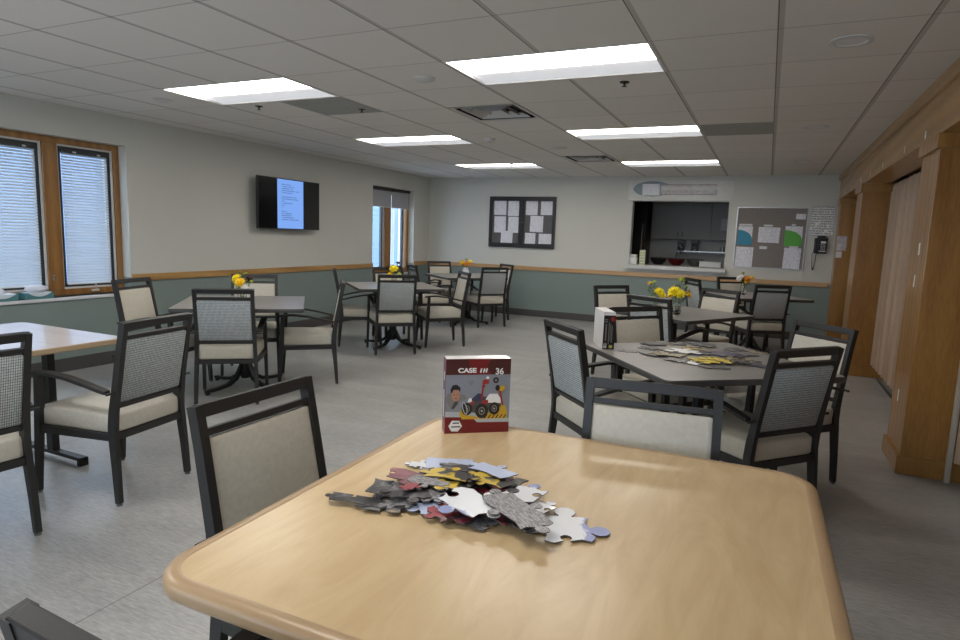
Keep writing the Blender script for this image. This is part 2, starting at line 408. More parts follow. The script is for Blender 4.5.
# small pale plates on the near column and pale strips along the beam
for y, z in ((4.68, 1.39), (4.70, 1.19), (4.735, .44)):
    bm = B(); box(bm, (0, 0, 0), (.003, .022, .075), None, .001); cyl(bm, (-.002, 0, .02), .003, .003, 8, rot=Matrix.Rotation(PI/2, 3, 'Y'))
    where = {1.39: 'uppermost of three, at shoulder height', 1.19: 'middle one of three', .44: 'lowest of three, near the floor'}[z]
    props(link('pale_plate', bm, M['white_plastic'], None, (.8565, y, z)), 'narrow pale plate on the near oak column, '+where, 'strike plate', 'pale plates on the oak column')
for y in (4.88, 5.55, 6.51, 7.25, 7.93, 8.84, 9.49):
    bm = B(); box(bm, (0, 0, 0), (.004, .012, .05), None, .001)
    props(link('pale_strip', bm, M['white_plastic'], None, (.848, y, 2.112)), 'tiny pale strip on the face of the oak beam', 'clip', 'small pale strips along the oak beam')

# ------------------------------------------------------------------ windows
def frame_rect(bm, x0, x1, ya, yb, za, zb, w, mi=0, bev=.003):
    bx(bm, x0, x1, ya, yb, zb-w, zb, bev, mi); bx(bm, x0, x1, ya, yb, za, za+w, bev, mi)
    bx(bm, x0, x1, ya, ya+w, za+w, zb-w, bev, mi); bx(bm, x0, x1, yb-w, yb, za+w, zb-w, bev, mi)
def window(n, hole, panes, wood_w=.055):
    ya, yb, za, zb = hole
    root = bpy.data.objects.new('window_%d' % n, None); COL.objects.link(root); root['kind'] = 'structure'
    bm = B(); frame_rect(bm, XL-.20, XL-.11, ya, yb, za+.005, zb, wood_w)
    for (p0, p1), (q0, q1) in zip(panes, panes[1:]): bx(bm, XL-.20, XL-.105, p1, q0, za+.06, zb-.055, .004)
    link('window_frame', bm, M['window_wood'], root)
    for (p0, p1) in panes:
        bm = B(); frame_rect(bm, XL-.19, XL-.125, p0, p1, za+.06, zb-.055, .016, 0)
        frame_rect(bm, XL-.185, XL-.14, p0+.016, p1-.016, za+.076, zb-.071, .03, 1)
        link('sash', bm, [M['tbar'], M['sash']], root)
        bm = B(); bx(bm, XL-.165, XL-.160, p0+.04, p1-.04, za+.10, zb-.10); link('pane', bm, M['glass'], root)
    bm = B(); bx(bm, XL-.11, XL+.02, ya+.001, yb-.001, za-.03, za, .006); link('window_sill', bm, M['sill'], root)
    bm = B()
    for s in (ya+.0, yb-.04): bx(bm, XL-.30, XL-.2, s, s+.04, za, zb)
    link('outer_casing', bm, M['white_plastic'], root)
    return root
w1 = window(1, W1, [(1.41, 2.17), (2.31, 3.445), (3.575, 4.105)])
for (p0, p1) in ((2.31, 3.445), (3.575, 4.105), (1.41, 2.17)):
    bm = B(); z0, z1 = .80, 1.99; n = 46
    for k in range(n):
        z = z0+(z1-z0)*k/(n-1)
        box(bm, (XL-.14, (p0+p1)/2, z), (.030, p1-p0-.10, .0012), Matrix.Rotation(math.radians(47), 3, 'Y'))
    for yy in (p0+.14, p1-.14): bx(bm, XL-.127, XL-.1262, yy, yy+.002, z0, z1)
    bl = link('blind', bm, M['slat'], w1)
    bm = B(); bx(bm, XL-.155, XL-.123, p0+.045, p1-.045, 2.0, 2.028, .003); link('head_rail', bm, M['sash'], bl)
    bm = B()
    for yy in (p0+.15, p1-.15): bx(bm, XL-.124, XL-.121, yy, yy+.03, 2.005, 2.018)
    link('bracket', bm, M['white_plastic'], bl)
    bm = B(); bx(bm, XL-.15, XL-.13, p0+.05, p1-.05, .785, .797, .003); link('bottom_rail', bm, M['white_plastic'], bl)
# crank handle on the small pane and latches on the mullion
bm = B(); box(bm, (XL-.10, 3.86, .725), (.03, .07, .022), None, .006); tube(bm, [(XL-.09, 3.86, .735), (XL-.07, 3.855, .765), (XL-.06, 3.84, .785)], .006); box(bm, (XL-.058, 3.835, .795), (.014, .022, .02), None, .005)
link('crank_handle', bm, M['tbar'], w1, smooth=True)
bm = B(); box(bm, (XL-.10, 3.48, .86), (.014, .016, .055), None, .004); link('latch', bm, M['chrome'], w1)
w2 = window(2, W2, [(8.43, 8.87), (9.06, 9.52)], .065)
for (p0, p1, nm) in ((8.40, 9.035, 0), (9.055, 9.60, 1)):
    bm = B(); bx(bm, XL-.098, XL-.094, p0, p1, 1.80, 2.09); sh = link('roller_shade', bm, M['shade_cloth'], w2)
    bm = B(); cyl(bm, (XL-.085, (p0+p1)/2, 2.085), .022, p1-p0, 14, rot=Matrix.Rotation(PI/2, 3, 'X')); bx(bm, XL-.11, XL-.055, p0, p1, 2.085, 2.112); link('shade_roll', bm, M['frame'], sh)
    bm = B(); bx(bm, XL-.10, XL-.09, p0, p1, 1.79, 1.80); link('hem_bar', bm, M['white_plastic'], sh)

# outside: snowy ground, pale neighbouring building with white posts
bm = B(); bx(bm, -40, XL-.35, -25, 45, -.5, -.3); struct('floor', bm, mat('snow', (.75, .82, .92, 1), .9, noise=.06, nscale=2))
t = thing('neighbour_building', 'pale blue building outside, seen through the narrow far window', 'building', (-15, 17, -.3))
bm = B(); bx(bm, -3, 3, -9, 9, 0, 4.2)
for k in range(26): bx(bm, 3, 3.015, -9, 9, k*.16, k*.16+.13)
link('wall', bm, mat('blue_siding', (.13, .19, .30, 1), .8), t)
bm = B()
for y in (-5, -1.5, 2, 5.5): bx(bm, 3.02, 3.06, y, y+1.1, 1, 2.4)
link('window_glazing', bm, mat('dark_window', (.12, .16, .22, 1), .2), t)
bm = B(); loft(bm, [[(-3.4, -9.4, 4.2), (3.4, -9.4, 4.2), (0, -9.4, 5.6)], [(-3.4, 9.4, 4.2), (3.4, 9.4, 4.2), (0, 9.4, 5.6)]]); link('roof', bm, mat('snowy_roof', (.8, .85, .92, 1), .9), t)
for (x, y) in ((-7.2, 11.05), (-7.2, 12.2)):
    t = thing('porch_post', 'white square porch post standing outside the far window', 'post', (x, y, -.3), 0, 'white porch posts outside the far window')
    bm = B(); bx(bm, -.06, .06, -.06, .06, 0, 3.0, .005); bx(bm, -.09, .09, -.09, .09, 0, .2, .005); link('shaft', bm, M['post_paint'], t)

# tissue boxes on the sill
def tissue_box(y, label, big):
    t = thing('tissue_box', label, 'tissue box', (XL-.045, y, .69), 0, 'tissue boxes on the window sill')
    m, nt, b = new_mat('tissue_box_print'); v = coords(nt)
    sep = nt.nodes.new('ShaderNodeSeparateXYZ'); nt.links.new(v, sep.inputs[0])
    # a white swag shape printed over teal
    yy = math_node(nt, 'MULTIPLY', sep.outputs['Y'], 1/.11); par = math_node(nt, 'MULTIPLY', math_node(nt, 'MULTIPLY', yy, yy), .045)
    sw = math_node(nt, 'GREATER_THAN', sep.outputs['Z'], math_node(nt, 'ADD', par, .022))
    nt.links.new(mixc(nt, sw, (.07, .20, .22, 1), (.60, .66, .72, 1)), b.inputs['Base Color']); b.inputs['Roughness'].default_value = .5
    bm = B(); bx(bm, -.058, .058, -.115, .115, 0, .058, .002); link('carton', bm, m, t)
    bm = B()
    R = []
    for k, (rr, z) in enumerate(((.03, .058), (.034, .075), (.022, .095), (.006, .115)) if not big else ((.05, .058), (.075, .082), (.065, .105), (.03, .118))):
        R.append([(rr*.6*math.cos(a)*(1+.25*math.sin(3*a+k)), rr*1.3*math.sin(a)*(1+.2*math.sin(5*a+k)), z) for a in [2*PI*q/16 for q in range(16)]])
    loft(bm, R); link('tissue', bm, mat('tissue_paper', (.75, .78, .88, 1), .9), t, smooth=60)
tissue_box(3.00, 'teal and white tissue box at the left end of the window sill, tissue peaked', False)
tissue_box(3.29, 'teal and white tissue box on the sill beside the mullion, fluffy tissue bulging', True)

# ------------------------------------------------------------------ ceiling fixtures
def troffer(i, j, label):
    x0, y0 = GX+i*T, GY+j*T; w = 2*T
    t = thing('ceiling_light', label, 'ceiling light', (x0, y0, CEIL), 0, 'recessed ceiling lights')
    a = .018
    bm = B(); bx(bm, 0, w, 0, a, -.004, .012); bx(bm, 0, w, T-a, T, -.004, .012); bx(bm, 0, a, a, T-a, -.004, .012); bx(bm, w-a, w, a, T-a, -.004, .012)
    link('trim_ring', bm, M['tbar'], t)
    # lens: sloped lit panel on the near side; reflector: sloped white panel on the far side
    bm = B(); v = [bm.verts.new(p) for p in ((a, a, .012), (w-a, a, .012), (w-a, .365, .010), (a, .365, .010))]; bm.faces.new(v)
    r = bmesh.ops.extrude_face_region(bm, geom=bm.faces[:]); bmesh.ops.translate(bm, vec=(0, 0, .01), verts=[e for e in r['geom'] if isinstance(e, bmesh.types.BMVert)])
    link('diffuser', bm, M['lens'], t)
    bm = B(); v = [bm.verts.new(p) for p in ((a, .365, .045), (w-a, .365, .045), (w-a, T-a, .002), (a, T-a, .002))]; bm.faces.new(v)
    r = bmesh.ops.extrude_face_region(bm, geom=bm.faces[:]); bmesh.ops.translate(bm, vec=(0, 0, .01), verts=[e for e in r['geom'] if isinstance(e, bmesh.types.BMVert)])
    for xx in (a, w-a):
        v = [bm.verts.new(p) for p in ((xx, .365, .010), (xx, .365, .045), (xx, T-a, .002))]; bm.faces.new(v)
    link('side_diffuser', bm, M['side_diffuser'], t)
LL = {(-7, 0): 'bright recessed ceiling light at left, nearest of the left row', (-7, 4): 'recessed ceiling light in the left row, middle one', (-7, 8): 'recessed ceiling light in the left row, farthest one',
      (-3, 0): 'large bright recessed ceiling light, nearest of the right row', (-3, 4): 'recessed ceiling light in the right row, middle one', (-3, 8): 'recessed ceiling light in the right row, closest to the serving hatch',
      (-7, -4): 'recessed ceiling light over the left front of the room', (-3, -4): 'recessed ceiling light above the maple table', (-7, -8): 'recessed ceiling light at the left rear of the room', (-3, -8): 'recessed ceiling light behind the maple table'}
for c in light_cells: troffer(*c, LL[c])
def vent(i, j, label):
    x0, y0 = GX+i*T, GY+j*T
    t = thing('ceiling_vent', label, 'air vent', (x0+T/2, y0+T/2, CEIL), 0, 'square ceiling vents')
    bm = B(); bx(bm, -T/2, T/2, -T/2, T/2, .12, .13); bx(bm, -T/2, -T/2+.005, -T/2, T/2, .002, .12); bx(bm, T/2-.005, T/2, -T/2, T/2, .002, .12); bx(bm, -T/2, T/2, -T/2, -T/2+.005, .002, .12); bx(bm, -T/2, T/2, T/2-.005, T/2, .002, .12); link('duct', bm, M['dark_void'], t)
    for k, (s, z) in enumerate(((.30, .0), (.225, .006), (.155, .006), (.085, .006))):
        bm = B()
        a, b_ = s, s-(.022 if k else .035)
        for sx in range(4):
            rot = Matrix.Rotation(sx*PI/2, 3, 'Z')
            h_ = .030 if k else .0; q = [rot @ Vector(p) for p in ((-a, -a, z-.004), (a, -a, z-.004), (b_, -b_, z+h_), (-b_, -b_, z+h_))]
            bm.faces.new([bm.verts.new(p) for p in q])
            q2 = [p+Vector((0, 0, .003)) for p in q]; bm.faces.new([bm.verts.new(p) for p in q2])
        link('louvre' if k else 'outer_flange', bm, M['tbar'], t)
vent(-4, 2, 'square louvred ceiling vent beside the big right-hand ceiling light'); vent(-4, 7, 'square louvred ceiling vent farther away, near the serving hatch')
def panel(i, j, label):
    bm = B(); bx(bm, .012, T-.012, .012, T-.012, -.004, -.0005)
    props(link('ceiling_panel', bm, M['grey_tile'], None, (GX+i*T, GY+j*T, CEIL)), label, 'ceiling panel')
panel(-6, 1, 'darker grey ceiling panel touching the nearest left ceiling light'); panel(-1, 4, 'darker grey ceiling panel right of the middle right-row light')
for (x, y), lab in (((.283, 3.686), 'round recessed downlight nearest the camera at upper right'), ((.281, 6.158), 'round recessed downlight, second along the right side'), ((.278, 8.524), 'round recessed downlight, farthest along the right side')):
    t = thing('downlight', lab, 'downlight', (x, y, CEIL), 0, 'unlit round downlights on the right')
    bm = B(); lathe(bm, [(.10, 0), (.10, -.005), (.075, -.007), (.070, -.001)], seg=28, cap=False); link('ring', bm, M['tbar'], t, smooth=True)
    bm = B(); lathe(bm, [(.070, -.002), (.05, -.0035), (.001, -.004)], seg=28, cap=False); link('baffle', bm, M['reflector'], t, smooth=True)
for (x, y), lab in (((-2.173, 3.712), 'round ceiling speaker left of the big right-hand ceiling light'), ((-2.244, 6.909), 'round ceiling speaker between the middle and far lights'), ((-4.653, 3.697), 'faint round sensor disc left of the near left light')):
    bm = B(); lathe(bm, [(.075, 0), (.075, -.006), (.05, -.016), (.001, -.018)], seg=24, cap=False)
    props(link('ceiling_disc', bm, M['tbar'], None, (x, y, CEIL), 40), lab, 'ceiling disc')
for (x, y), lab in (((-.941, 4.176), 'fire sprinkler just behind the big right-hand ceiling light'), ((-3.207, 4.456), 'small sprinkler head right of the near left ceiling light'), ((-4.02, 4.12), 'fire sprinkler right behind the near left ceiling light'), ((-3.4, 8.3), 'small sprinkler head near the far left ceiling light')):
    t = thing('sprinkler', lab, 'sprinkler', (x, y, CEIL), 0, 'fire sprinklers')
    bm = B(); lathe(bm, [(.032, 0), (.030, -.006), (.012, -.010), (.010, -.012)], seg=18, cap=False); link('escutcheon', bm, M['frame'], t, smooth=40)
    bm = B(); cyl(bm, (0, 0, -.018), .006, .02, 10); cyl(bm, (0, 0, -.028), .016, .003, 14); link('head', bm, M['frame'], t)
t = thing('smoke_detector', 'small white smoke detector on the ceiling between the two light rows', 'smoke detector', (-2.773, 6.141, CEIL))
bm = B(); lathe(bm, [(.06, 0), (.058, -.02), (.04, -.034), (.001, -.036)], seg=24, cap=False); link('housing', bm, M['tbar'], t, smooth=40)
bm = B(); cyl(bm, (0, 0, -.037), .012, .004, 12); link('test_button', bm, M['dark_plastic'], t)

# ------------------------------------------------------------------ chairs
def make_chair():
    t = thing('dining_chair', 'charcoal dining chair', 'chair')
    def post_y(z):
        pts = [(0, .005), (.39, .034), (.46, .029), (.915, -.053)]
        for (z0, y0), (z1, y1) in zip(pts, pts[1:]):
            if z <= z1: return y0+(y1-y0)*(z-z0)/(z1-z0)
        return pts[-1][1]
    for s in (-1, 1):
        bm = B(); P = [(s*.223, .005, .012), (s*.220, .016, .17), (s*.215, .030, .33), (s*.212, .034, .39), (s*.210, .029, .46), (s*.207, .010, .58), (s*.205, -.030, .80), (s*.205, -.053, .913)]
        sweep(bm, P, .027, [.026, .033, .042, .044, .042, .036, .034, .034]); lg = link('leg', bm, M['frame'], t)
        bm = B(); cyl(bm, (s*.223, .005, .007), .014, .014, 12); link('foot_glide', bm, M['glide'], lg)
        bm = B(); P = [(s*.250, .500, .012), (s*.247, .485, .25), (s*.243, .475, .42), (s*.243, .468, .620)]
        sweep(bm, P, [.024, .028, .03, .027], [.026, .034, .038, .032]); lg = link('leg', bm, M['frame'], t)
        bm = B(); cyl(bm, (s*.250, .500, .007), .014, .014, 12); link('foot_glide', bm, M['glide'], lg)
        bm = B(); P = [(s*.244, .520, .620), (s*.246, .47, .629), (s*.247, .38, .632), (s*.246, .26, .620), (s*.243, .15, .598), (s*.239, .07, .578), (s*.236, .035, .570)]
        sweep(bm, P, [.03, .042, .046, .046, .044, .040, .034], .016)
        tube(bm, [(s*.205, .010, .568), (s*.264, .010, .568)], .007, 8)
        link('armrest', bm, M['frame'], t)
    # seat rails
    bm = B()
    bx(bm, -.205, .205, .018, .044, .325, .360); bx(bm, -.235, .235, .462, .488, .322, .360)
    for s in (-1, 1): sweep(bm, [(s*.214, .03, .342), (s*.243, .475, .341)], .024, .038)
    link('seat_frame', bm, M['frame'], t)
    # cushion
    bm = B()
    def ring(z, e, k):
        o = []
        for x, y in rrect(.47+e, .475+e, .04+max(0, e)/2, 5):
            yy = y+.262; f = 1-.09*(1-(yy-.03)/.47)
            o.append((x*f, yy, z + k*(.012*math.cos(x/.24*PI/2)*math.cos(y/.25*PI/2))))
        return o
    R = [ring(.3605, -.012, 0), ring(.364, -.002, 0), ring(.370, .002, 0), ring(.435, .003, 0), ring(.446, -.003, 0), ring(.452, -.014, .1), ring(.456, -.04, .4), ring(.459, -.12, 1), ring(.460, -.34, 1)]
    loft(bm, R); link('seat', bm, M['vinyl'], t, smooth=50)
    # rails of the back
    def rail(z0, z1, d, nm, x=.195):
        bm = B(); zc = (z0+z1)/2
        box(bm, (0, post_y(zc), zc), (2*x, d, z1-z0), Matrix.Rotation(math.atan2(.083, .415), 3, 'X'), .003)
        return link(nm, bm, M['frame'], t)
    rail(.880, .916, .030, 'top_rail', .205); rail(.829, .850, .024, 'crossbar'); rail(.485, .507, .024, 'crossbar')
    # upholstered back: vinyl face in front, woven cloth behind
    def slab(y0, y1, nm, m, ins):
        bm = B(); zc = (.507+.829)/2; hh = (.829-.507)-.004; a = math.atan2(.083, .415)
        rot = Matrix.Rotation(a, 3, 'X'); base = Vector((0, post_y(zc), zc)); Rr = []
        for yy, e in ((y0, 0), ((y0*.3+y1*.7), 0), (y1, -ins)):
            Rr.append([tuple(base+rot @ Vector((x, yy, z))) for x, z in rrect(.384+e, hh+e, .008, 3)])
        loft(bm, Rr); return link(nm, bm, m, t, smooth=50)
    slab(.0, .016, 'backrest', M['vinyl'], .02); slab(.0, -.011, 'back_cover', M['fabric'], .008)
    return t
CH = {  # x, y, heading (deg), label, group
'C0': (-.574, .441, -2.6, 'charcoal chair in the bottom left corner of the photo, only its top rail showing', 'chairs around the maple table'),
'C1': (-2.830, 1.311, 86, 'chair cut off by the left edge of the photo, woven back, at the pale table', 'chairs around the pale table'),
'C2': (-2.809, 2.114, 97.4, 'chair at the pale table by the window, woven back turned to us, curved armrest showing', 'chairs around the pale table'),
'C3': (-1.259, 1.315, 268.5, 'chair at the left side of the maple table, beige back facing it', 'chairs around the maple table'),
'C4': (-.298, 2.011, 187.8, 'chair directly behind the maple table, wide beige back facing us', 'chairs around the maple table'),
'C5': (.172, 3.220, 48, 'chair at right in front of the jigsaw table, woven back turned to us', 'chairs around the grey jigsaw table'),
'C6': (.316, 4.224, 134, 'chair right of the jigsaw table, nearest the oak columns, its white front showing', 'chairs around the grey jigsaw table'),
'C7': (-.945, 3.267, -46.9, 'chair at the left corner of the jigsaw table, blue grey woven back', 'chairs around the grey jigsaw table'),
'C8': (-.775, 4.397, 228.5, 'chair behind the upright game box, beige back facing us', 'chairs around the grey jigsaw table'),
'C9': (-.857, 5.372, -25.9, 'chair in front of the two-vase table, dark back with a shiny top bar', 'chairs around the two-vase table'),
'C10': (-1.394, 6.333, 231.4, 'chair at the left of the two-vase table against the green wall, beige back', 'chairs around the two-vase table'),
'C11': (-.823, 8.576, -59.6, 'narrow-looking chair under the right end of the serving hatch, pale blue back', 'chairs around the far right table'),
'C12': (-.426, 6.726, 149, 'chair at the far side of the two-vase table, white back facing us', 'chairs around the two-vase table'),
'C13': (-.410, 9.435, 219, 'farthest chair on the right side, beneath the grey pinboard, beige back', 'chairs around the far right table'),
'C14': (.076, 8.100, 27.7, 'chair with a plain grey back at the far right table, near the oak column', 'chairs around the far right table'),
'C15': (-4.832, 3.529, 286.1, 'chair beside the window with its pale back slanting, left of the near grey table', 'chairs around the near left grey table'),
'C16': (-3.713, 3.427, 38.5, 'chair at the front of the near left grey table, woven back squarely facing us', 'chairs around the near left grey table'),
'C17': (-3.572, 4.606, 128.9, 'chair seen side on at the right of the near left grey table', 'chairs around the near left grey table'),
'C18': (-4.595, 4.617, 220, 'chair against the green wall behind the near left flower vase, beige back', 'chairs around the near left grey table'),
'C19': (-3.733, 5.871, 42.8, 'chair at the front of the middle grey table, grey woven back squarely facing us', 'chairs around the middle grey table'),
'C20': (-3.483, 6.970, 133.9, 'chair right of the middle grey table, seen from its side, armrest toward us', 'chairs around the middle grey table'),
'C21': (-4.70, 6.09, -52, 'chair at the left of the middle grey table, seen edge on', 'chairs around the middle grey table'),
'C22': (-4.547, 6.970, 236.5, 'chair behind the middle grey table, beneath the narrow window', 'chairs around the middle grey table'),
'C23': (-5.059, 9.327, 235.8, 'chair in the far left corner of the room, beige back facing us', 'chairs around the far left table'),
'C24': (-4.720, 7.918, -41.7, 'half-hidden bluish-backed chair in front of the far left table, right of the narrow window', 'chairs around the far left table'),
'C25': (-3.699, 8.496, 50.1, 'chair at the right front of the far left table, plain grey back facing us', 'chairs around the far left table'),
'C26': (-3.972, 9.557, 140.4, 'rearmost chair of the far left table, against the green back wall', 'chairs around the far left table'),
}
proto = make_chair(); first = True
for k, (x, y, a, lab, grp) in CH.items():
    o = proto if first else copy_tree(proto); first = False
    o.location = (x, y, 0); o.rotation_euler = (0, 0, math.radians(a)); o['label'] = lab; o['group'] = grp

# ------------------------------------------------------------------ tables
TOP = .745
def spider_base(t):
    bm = B(); lathe(bm, [(.035, .08), (.045, .11), (.045, .30), (.032, .34), (.032, .70)], seg=18); cyl(bm, (0, 0, .702), .10, .012, 24); link('column', bm, M['base'], t, smooth=40)
    bm = B(); box(bm, (0, 0, .708), (.55, .05, .012)); box(bm, (0, 0, .708), (.05, .55, .012)); link('top_spider', bm, M['base'], t)
    for k in range(4):
        a = PI/4+k*PI/2; c, s = math.cos(a), math.sin(a); bm = B()
        prof = [(.03, .20), (.06, .15), (.10, .09), (.17, .05), (.28, .034), (.40, .030)]
        sweep(bm, [(c*r, s*r, z) for r, z in prof], .034, [.04, .036, .032, .03, .026, .022], up=(-s, c, 0)); lg = link('leg', bm, M['base'], t)
        bm = B(); cyl(bm, (c*.38, s*.38, .010), .018, .020, 12); link('foot_glide', bm, M['base'], lg)
def table(x, y, a, w, d, label, m_top, m_edge, r=.03, thick=.032, grp=None):
    t = thing('dining_table', label, 'table', (x, y, 0), math.radians(a), grp)
    bm = B(); P = rrect(w, d, r, 6)
    sc = lambda e: [(px*(1-e/w*2), py*(1-e/d*2)) for px, py in P]
    R = loft(bm, [[(p[0], p[1], TOP-thick) for p in sc(.006)], [(p[0], p[1], TOP-thick+.006) for p in sc(0)], [(p[0], p[1], TOP-.005) for p in sc(0)], [(p[0], p[1], TOP) for p in sc(.004)]], 1)
    for f in bm.faces:
        if all(v.co.z > TOP-.0001 for v in f.verts): f.material_index = 0
    link('tabletop', bm, [m_top, m_edge], t); return t
for nm, (x, y, a, lab) in {
  'T1': (-4.04, 3.94, 40, 'grey wood-grain table at left with a flower vase, nearest of the left grey tables'),
  'T2': (-4.07, 6.33, 46, 'grey wood-grain table in front of the narrow window, middle of the left grey tables'),
  'T3': (-4.28, 8.73, 50, 'grey wood-grain table in the far left corner beneath the notice board'),
  'T4': (-.28, 3.59, 38, 'grey table on the right with a loose jigsaw and an upright game box on it'),
  'T5': (-.73, 5.9, 60, 'grey table with two flower arrangements behind the jigsaw table'),
  'T6': (-.115, 8.58, 30, 'dark-edged table at the far right under the grey pinboard')}.items():
    spider_base(table(x, y, a, 1.0, 1.0, lab, M['grey_lam'], M['grey_edge'], .035 if nm == 'T4' else .02, grp='grey square tables'))
# pale table by the window: two T-shaped legs
t = table(-3.705, 1.38, 0, .97, 1.79, 'pale table with a tan edge by the windows, cut off at the left', M['pale_lam'], M['wood_edge'], .05)
for yy in (.75, -.72):
    bm = B(); box(bm, (0, yy, .37), (.06, .04, .64), None, .004); link('leg', bm, M['base'], t)
    bm = B(); box(bm, (0, yy, .040), (.56, .045, .022), None, .005); link('foot_bar', bm, M['frame'], t); bm = B(); box(bm, (0, yy, .70), (.6, .05, .024)); link('top_bar', bm, M['base'], t)
    for sx in (-.265, .265):
        bm = B(); box(bm, (sx, yy, .024), (.03, .05, .048), None, .004); link('foot_cap', bm, M['base'], t)
# maple table in the foreground
FT = (-.41, 1.305); t = thing('dining_table', 'large maple table with rounded tan edge in the foreground', 'table', (*FT, 0), math.radians(.8))
W0 = 1.19; ins = .030
bm = B(); P = rrect(W0-2*ins, W0-2*ins, .075, 10)
prism(bm, P, TOP-.02, TOP, 0); link('tabletop', bm, M['maple'], t)
bm = B()
prof = [(-.001, TOP+.0005), (.004, TOP+.0012), (.014, TOP+.001), (.024, TOP-.003), (.0295, TOP-.010), (.031, TOP-.019), (.029, TOP-.029), (.022, TOP-.036), (.012, TOP-.040), (-.03, TOP-.040), (-.03, TOP-.0205), (-.001, TOP-.0205)]
rings = []
for e, z in prof: rings.append([(x, y, z) for x, y in rrect(W0-2*ins+2*e, W0-2*ins+2*e, .075+e, 10)])
rings.append(rings[0]); loft(bm, rings, 0, False); bmesh.ops.remove_doubles(bm, verts=bm.verts, dist=1e-6)
link('edge_band', bm, M['maple_edge'], t, smooth=50)
bm = B(); lathe(bm, [(.035, .06), (.05, .10), (.04, .14), (.04, .69)], seg=20); cyl(bm, (0, 0, .698), .12, .014, 24); link('column', bm, M['base'], t, smooth=40)
for k in range(4):
    a = PI/4+k*PI/2; c, s = math.cos(a), math.sin(a); bm = B()
    sweep(bm, [(c*.03, s*.03, .11), (c*.15, s*.15, .075), (c*.42, s*.42, .035)], .05, [.05, .04, .024], up=(-s, c, 0)); lg = link('leg', bm, M['base'], t)
    bm = B(); cyl(bm, (c*.40, s*.40, .013), .02, .026, 12); link('foot_glide', bm, M['base'], lg)

# ------------------------------------------------------------------ wall things
# television
t = thing('television', 'flat black television on the left wall showing a pale blue text page', 'television', (XL, 6.36, 1.68))
TV = (5.775, 6.925, 1.366, 2.017)
bm = B(); bx(bm, .10, .135, -.60, .535, -.310, .330, .004); link('casing', bm, M['dark_plastic'], t)
bm = B(); bx(bm, .0, .101, -.14, .10, -.12, .12, .004); link('wall_mount', bm, M['dark_plastic'], t)
bm = B(); bx(bm, .1345, .136, -.592, .527, -.298, .322); link('screen', bm, mat('black_glass', (.008, .008, .009, 1), .12), t)
def scr_mat():
    m, nt, b = new_mat('lit_text_page')
    v = coords(nt); sep = nt.nodes.new('ShaderNodeSeparateXYZ'); nt.links.new(v, sep.inputs[0])
    z = math_node(nt, 'MULTIPLY', sep.outputs['Z'], 1/.026)
    row = math_node(nt, 'GREATER_THAN', math_node(nt, 'FRACT', z), .62)
    cb = nt.nodes.new('ShaderNodeCombineXYZ'); nt.links.new(math_node(nt, 'MULTIPLY', sep.outputs['Y'], 30), cb.inputs[0]); nt.links.new(math_node(nt, 'FLOOR', z), cb.inputs[1])
    n = noise(nt, cb.outputs[0], 1, 2)
    wn = nt.nodes.new('ShaderNodeTexWhiteNoise'); wn.noise_dimensions = '1D'; nt.links.new(math_node(nt, 'FLOOR', z), wn.inputs['W'])
    lim = math_node(nt, 'LESS_THAN', sep.outputs['Y'], math_node(nt, 'MULTIPLY_ADD', wn.outputs['Value'], .35, -.20))
    lft = math_node(nt, 'GREATER_THAN', sep.outputs['Y'], -.20)
    zr = math_node(nt, 'MULTIPLY', math_node(nt, 'LESS_THAN', sep.outputs['Z'], .26), math_node(nt, 'GREATER_THAN', sep.outputs['Z'], -.20))
    f = math_node(nt, 'MULTIPLY', math_node(nt, 'MULTIPLY', row, math_node(nt, 'GREATER_THAN', n, .42)), math_node(nt, 'MULTIPLY', math_node(nt, 'MULTIPLY', lim, lft), zr))
    c = mixc(nt, math_node(nt, 'MULTIPLY', f, .7), (.17, .34, .78, 1), (.02, .04, .12, 1))
    b.inputs['Base Color'].default_value = (.02, .02, .02, 1); nt.links.new(c, b.inputs['Emission Color']); b.inputs['Emission Strength'].default_value = .68
    return m
M['screen_page'] = scr_mat()
bm = B(); bx(bm, .1355, .1365, -.272, .208, -.298, .318); link('lit_page', bm, M['screen_page'], t)

# black enclosed notice board
t = thing('notice_board', 'black framed double-door notice board on the back wall', 'notice board', (-3.935, YB, 1.63))
x0, x1, z0, z1 = -.61, .61, -.44, .44
bm = B(); bx(bm, x0, x1, -.012, 0, z0, z1); link('pin_surface', bm, M['pinboard_dark'], t)
bm = B(); bx(bm, x0, x1, -.05, 0, z1-.045, z1, .006); bx(bm, x0, x1, -.05, 0, z0, z0+.045, .006); bx(bm, x0, x0+.045, -.05, 0, z0+.045, z1-.045, .006); bx(bm, x1-.045, x1, -.05, 0, z0+.045, z1-.045, .006); link('frame', bm, M['black_frame'], t)
for s in (-1, 1):
    bm = B(); xa, xb = (x0+.045, -.002) if s < 0 else (.002, x1-.045)
    bx(bm, xa, xb, -.048, -.036, z1-.075, z1-.045); bx(bm, xa, xb, -.048, -.036, z0+.045, z0+.075)
    if s < 0: bx(bm, xb-.045, xb, -.048, -.036, z0+.075, z1-.075)
    else: bx(bm, xa, xa+.045, -.048, -.036, z0+.075, z1-.075)
    d = link('door', bm, M['black_frame'], t)
    bm = B(); cyl(bm, (s*.022, -.05, 0), .007, .006, 12, rot=Matrix.Rotation(PI/2, 3, 'X')); link('lock', bm, M['chrome'], d)
def sheet(name, r, y, m, label, cat, group=None, thick=.0012, tilt=0, curl=0):
    xa, za, xb, zb = r; w, h = xb-xa, zb-za; bm = B()
    box(bm, (0, 0, 0), (w, thick, h), Matrix.Rotation(math.radians(tilt), 3, 'Y'))
    o = link(name, bm, m, None, ((xa+xb)/2, y, (za+zb)/2)); return props(o, label, cat, group)
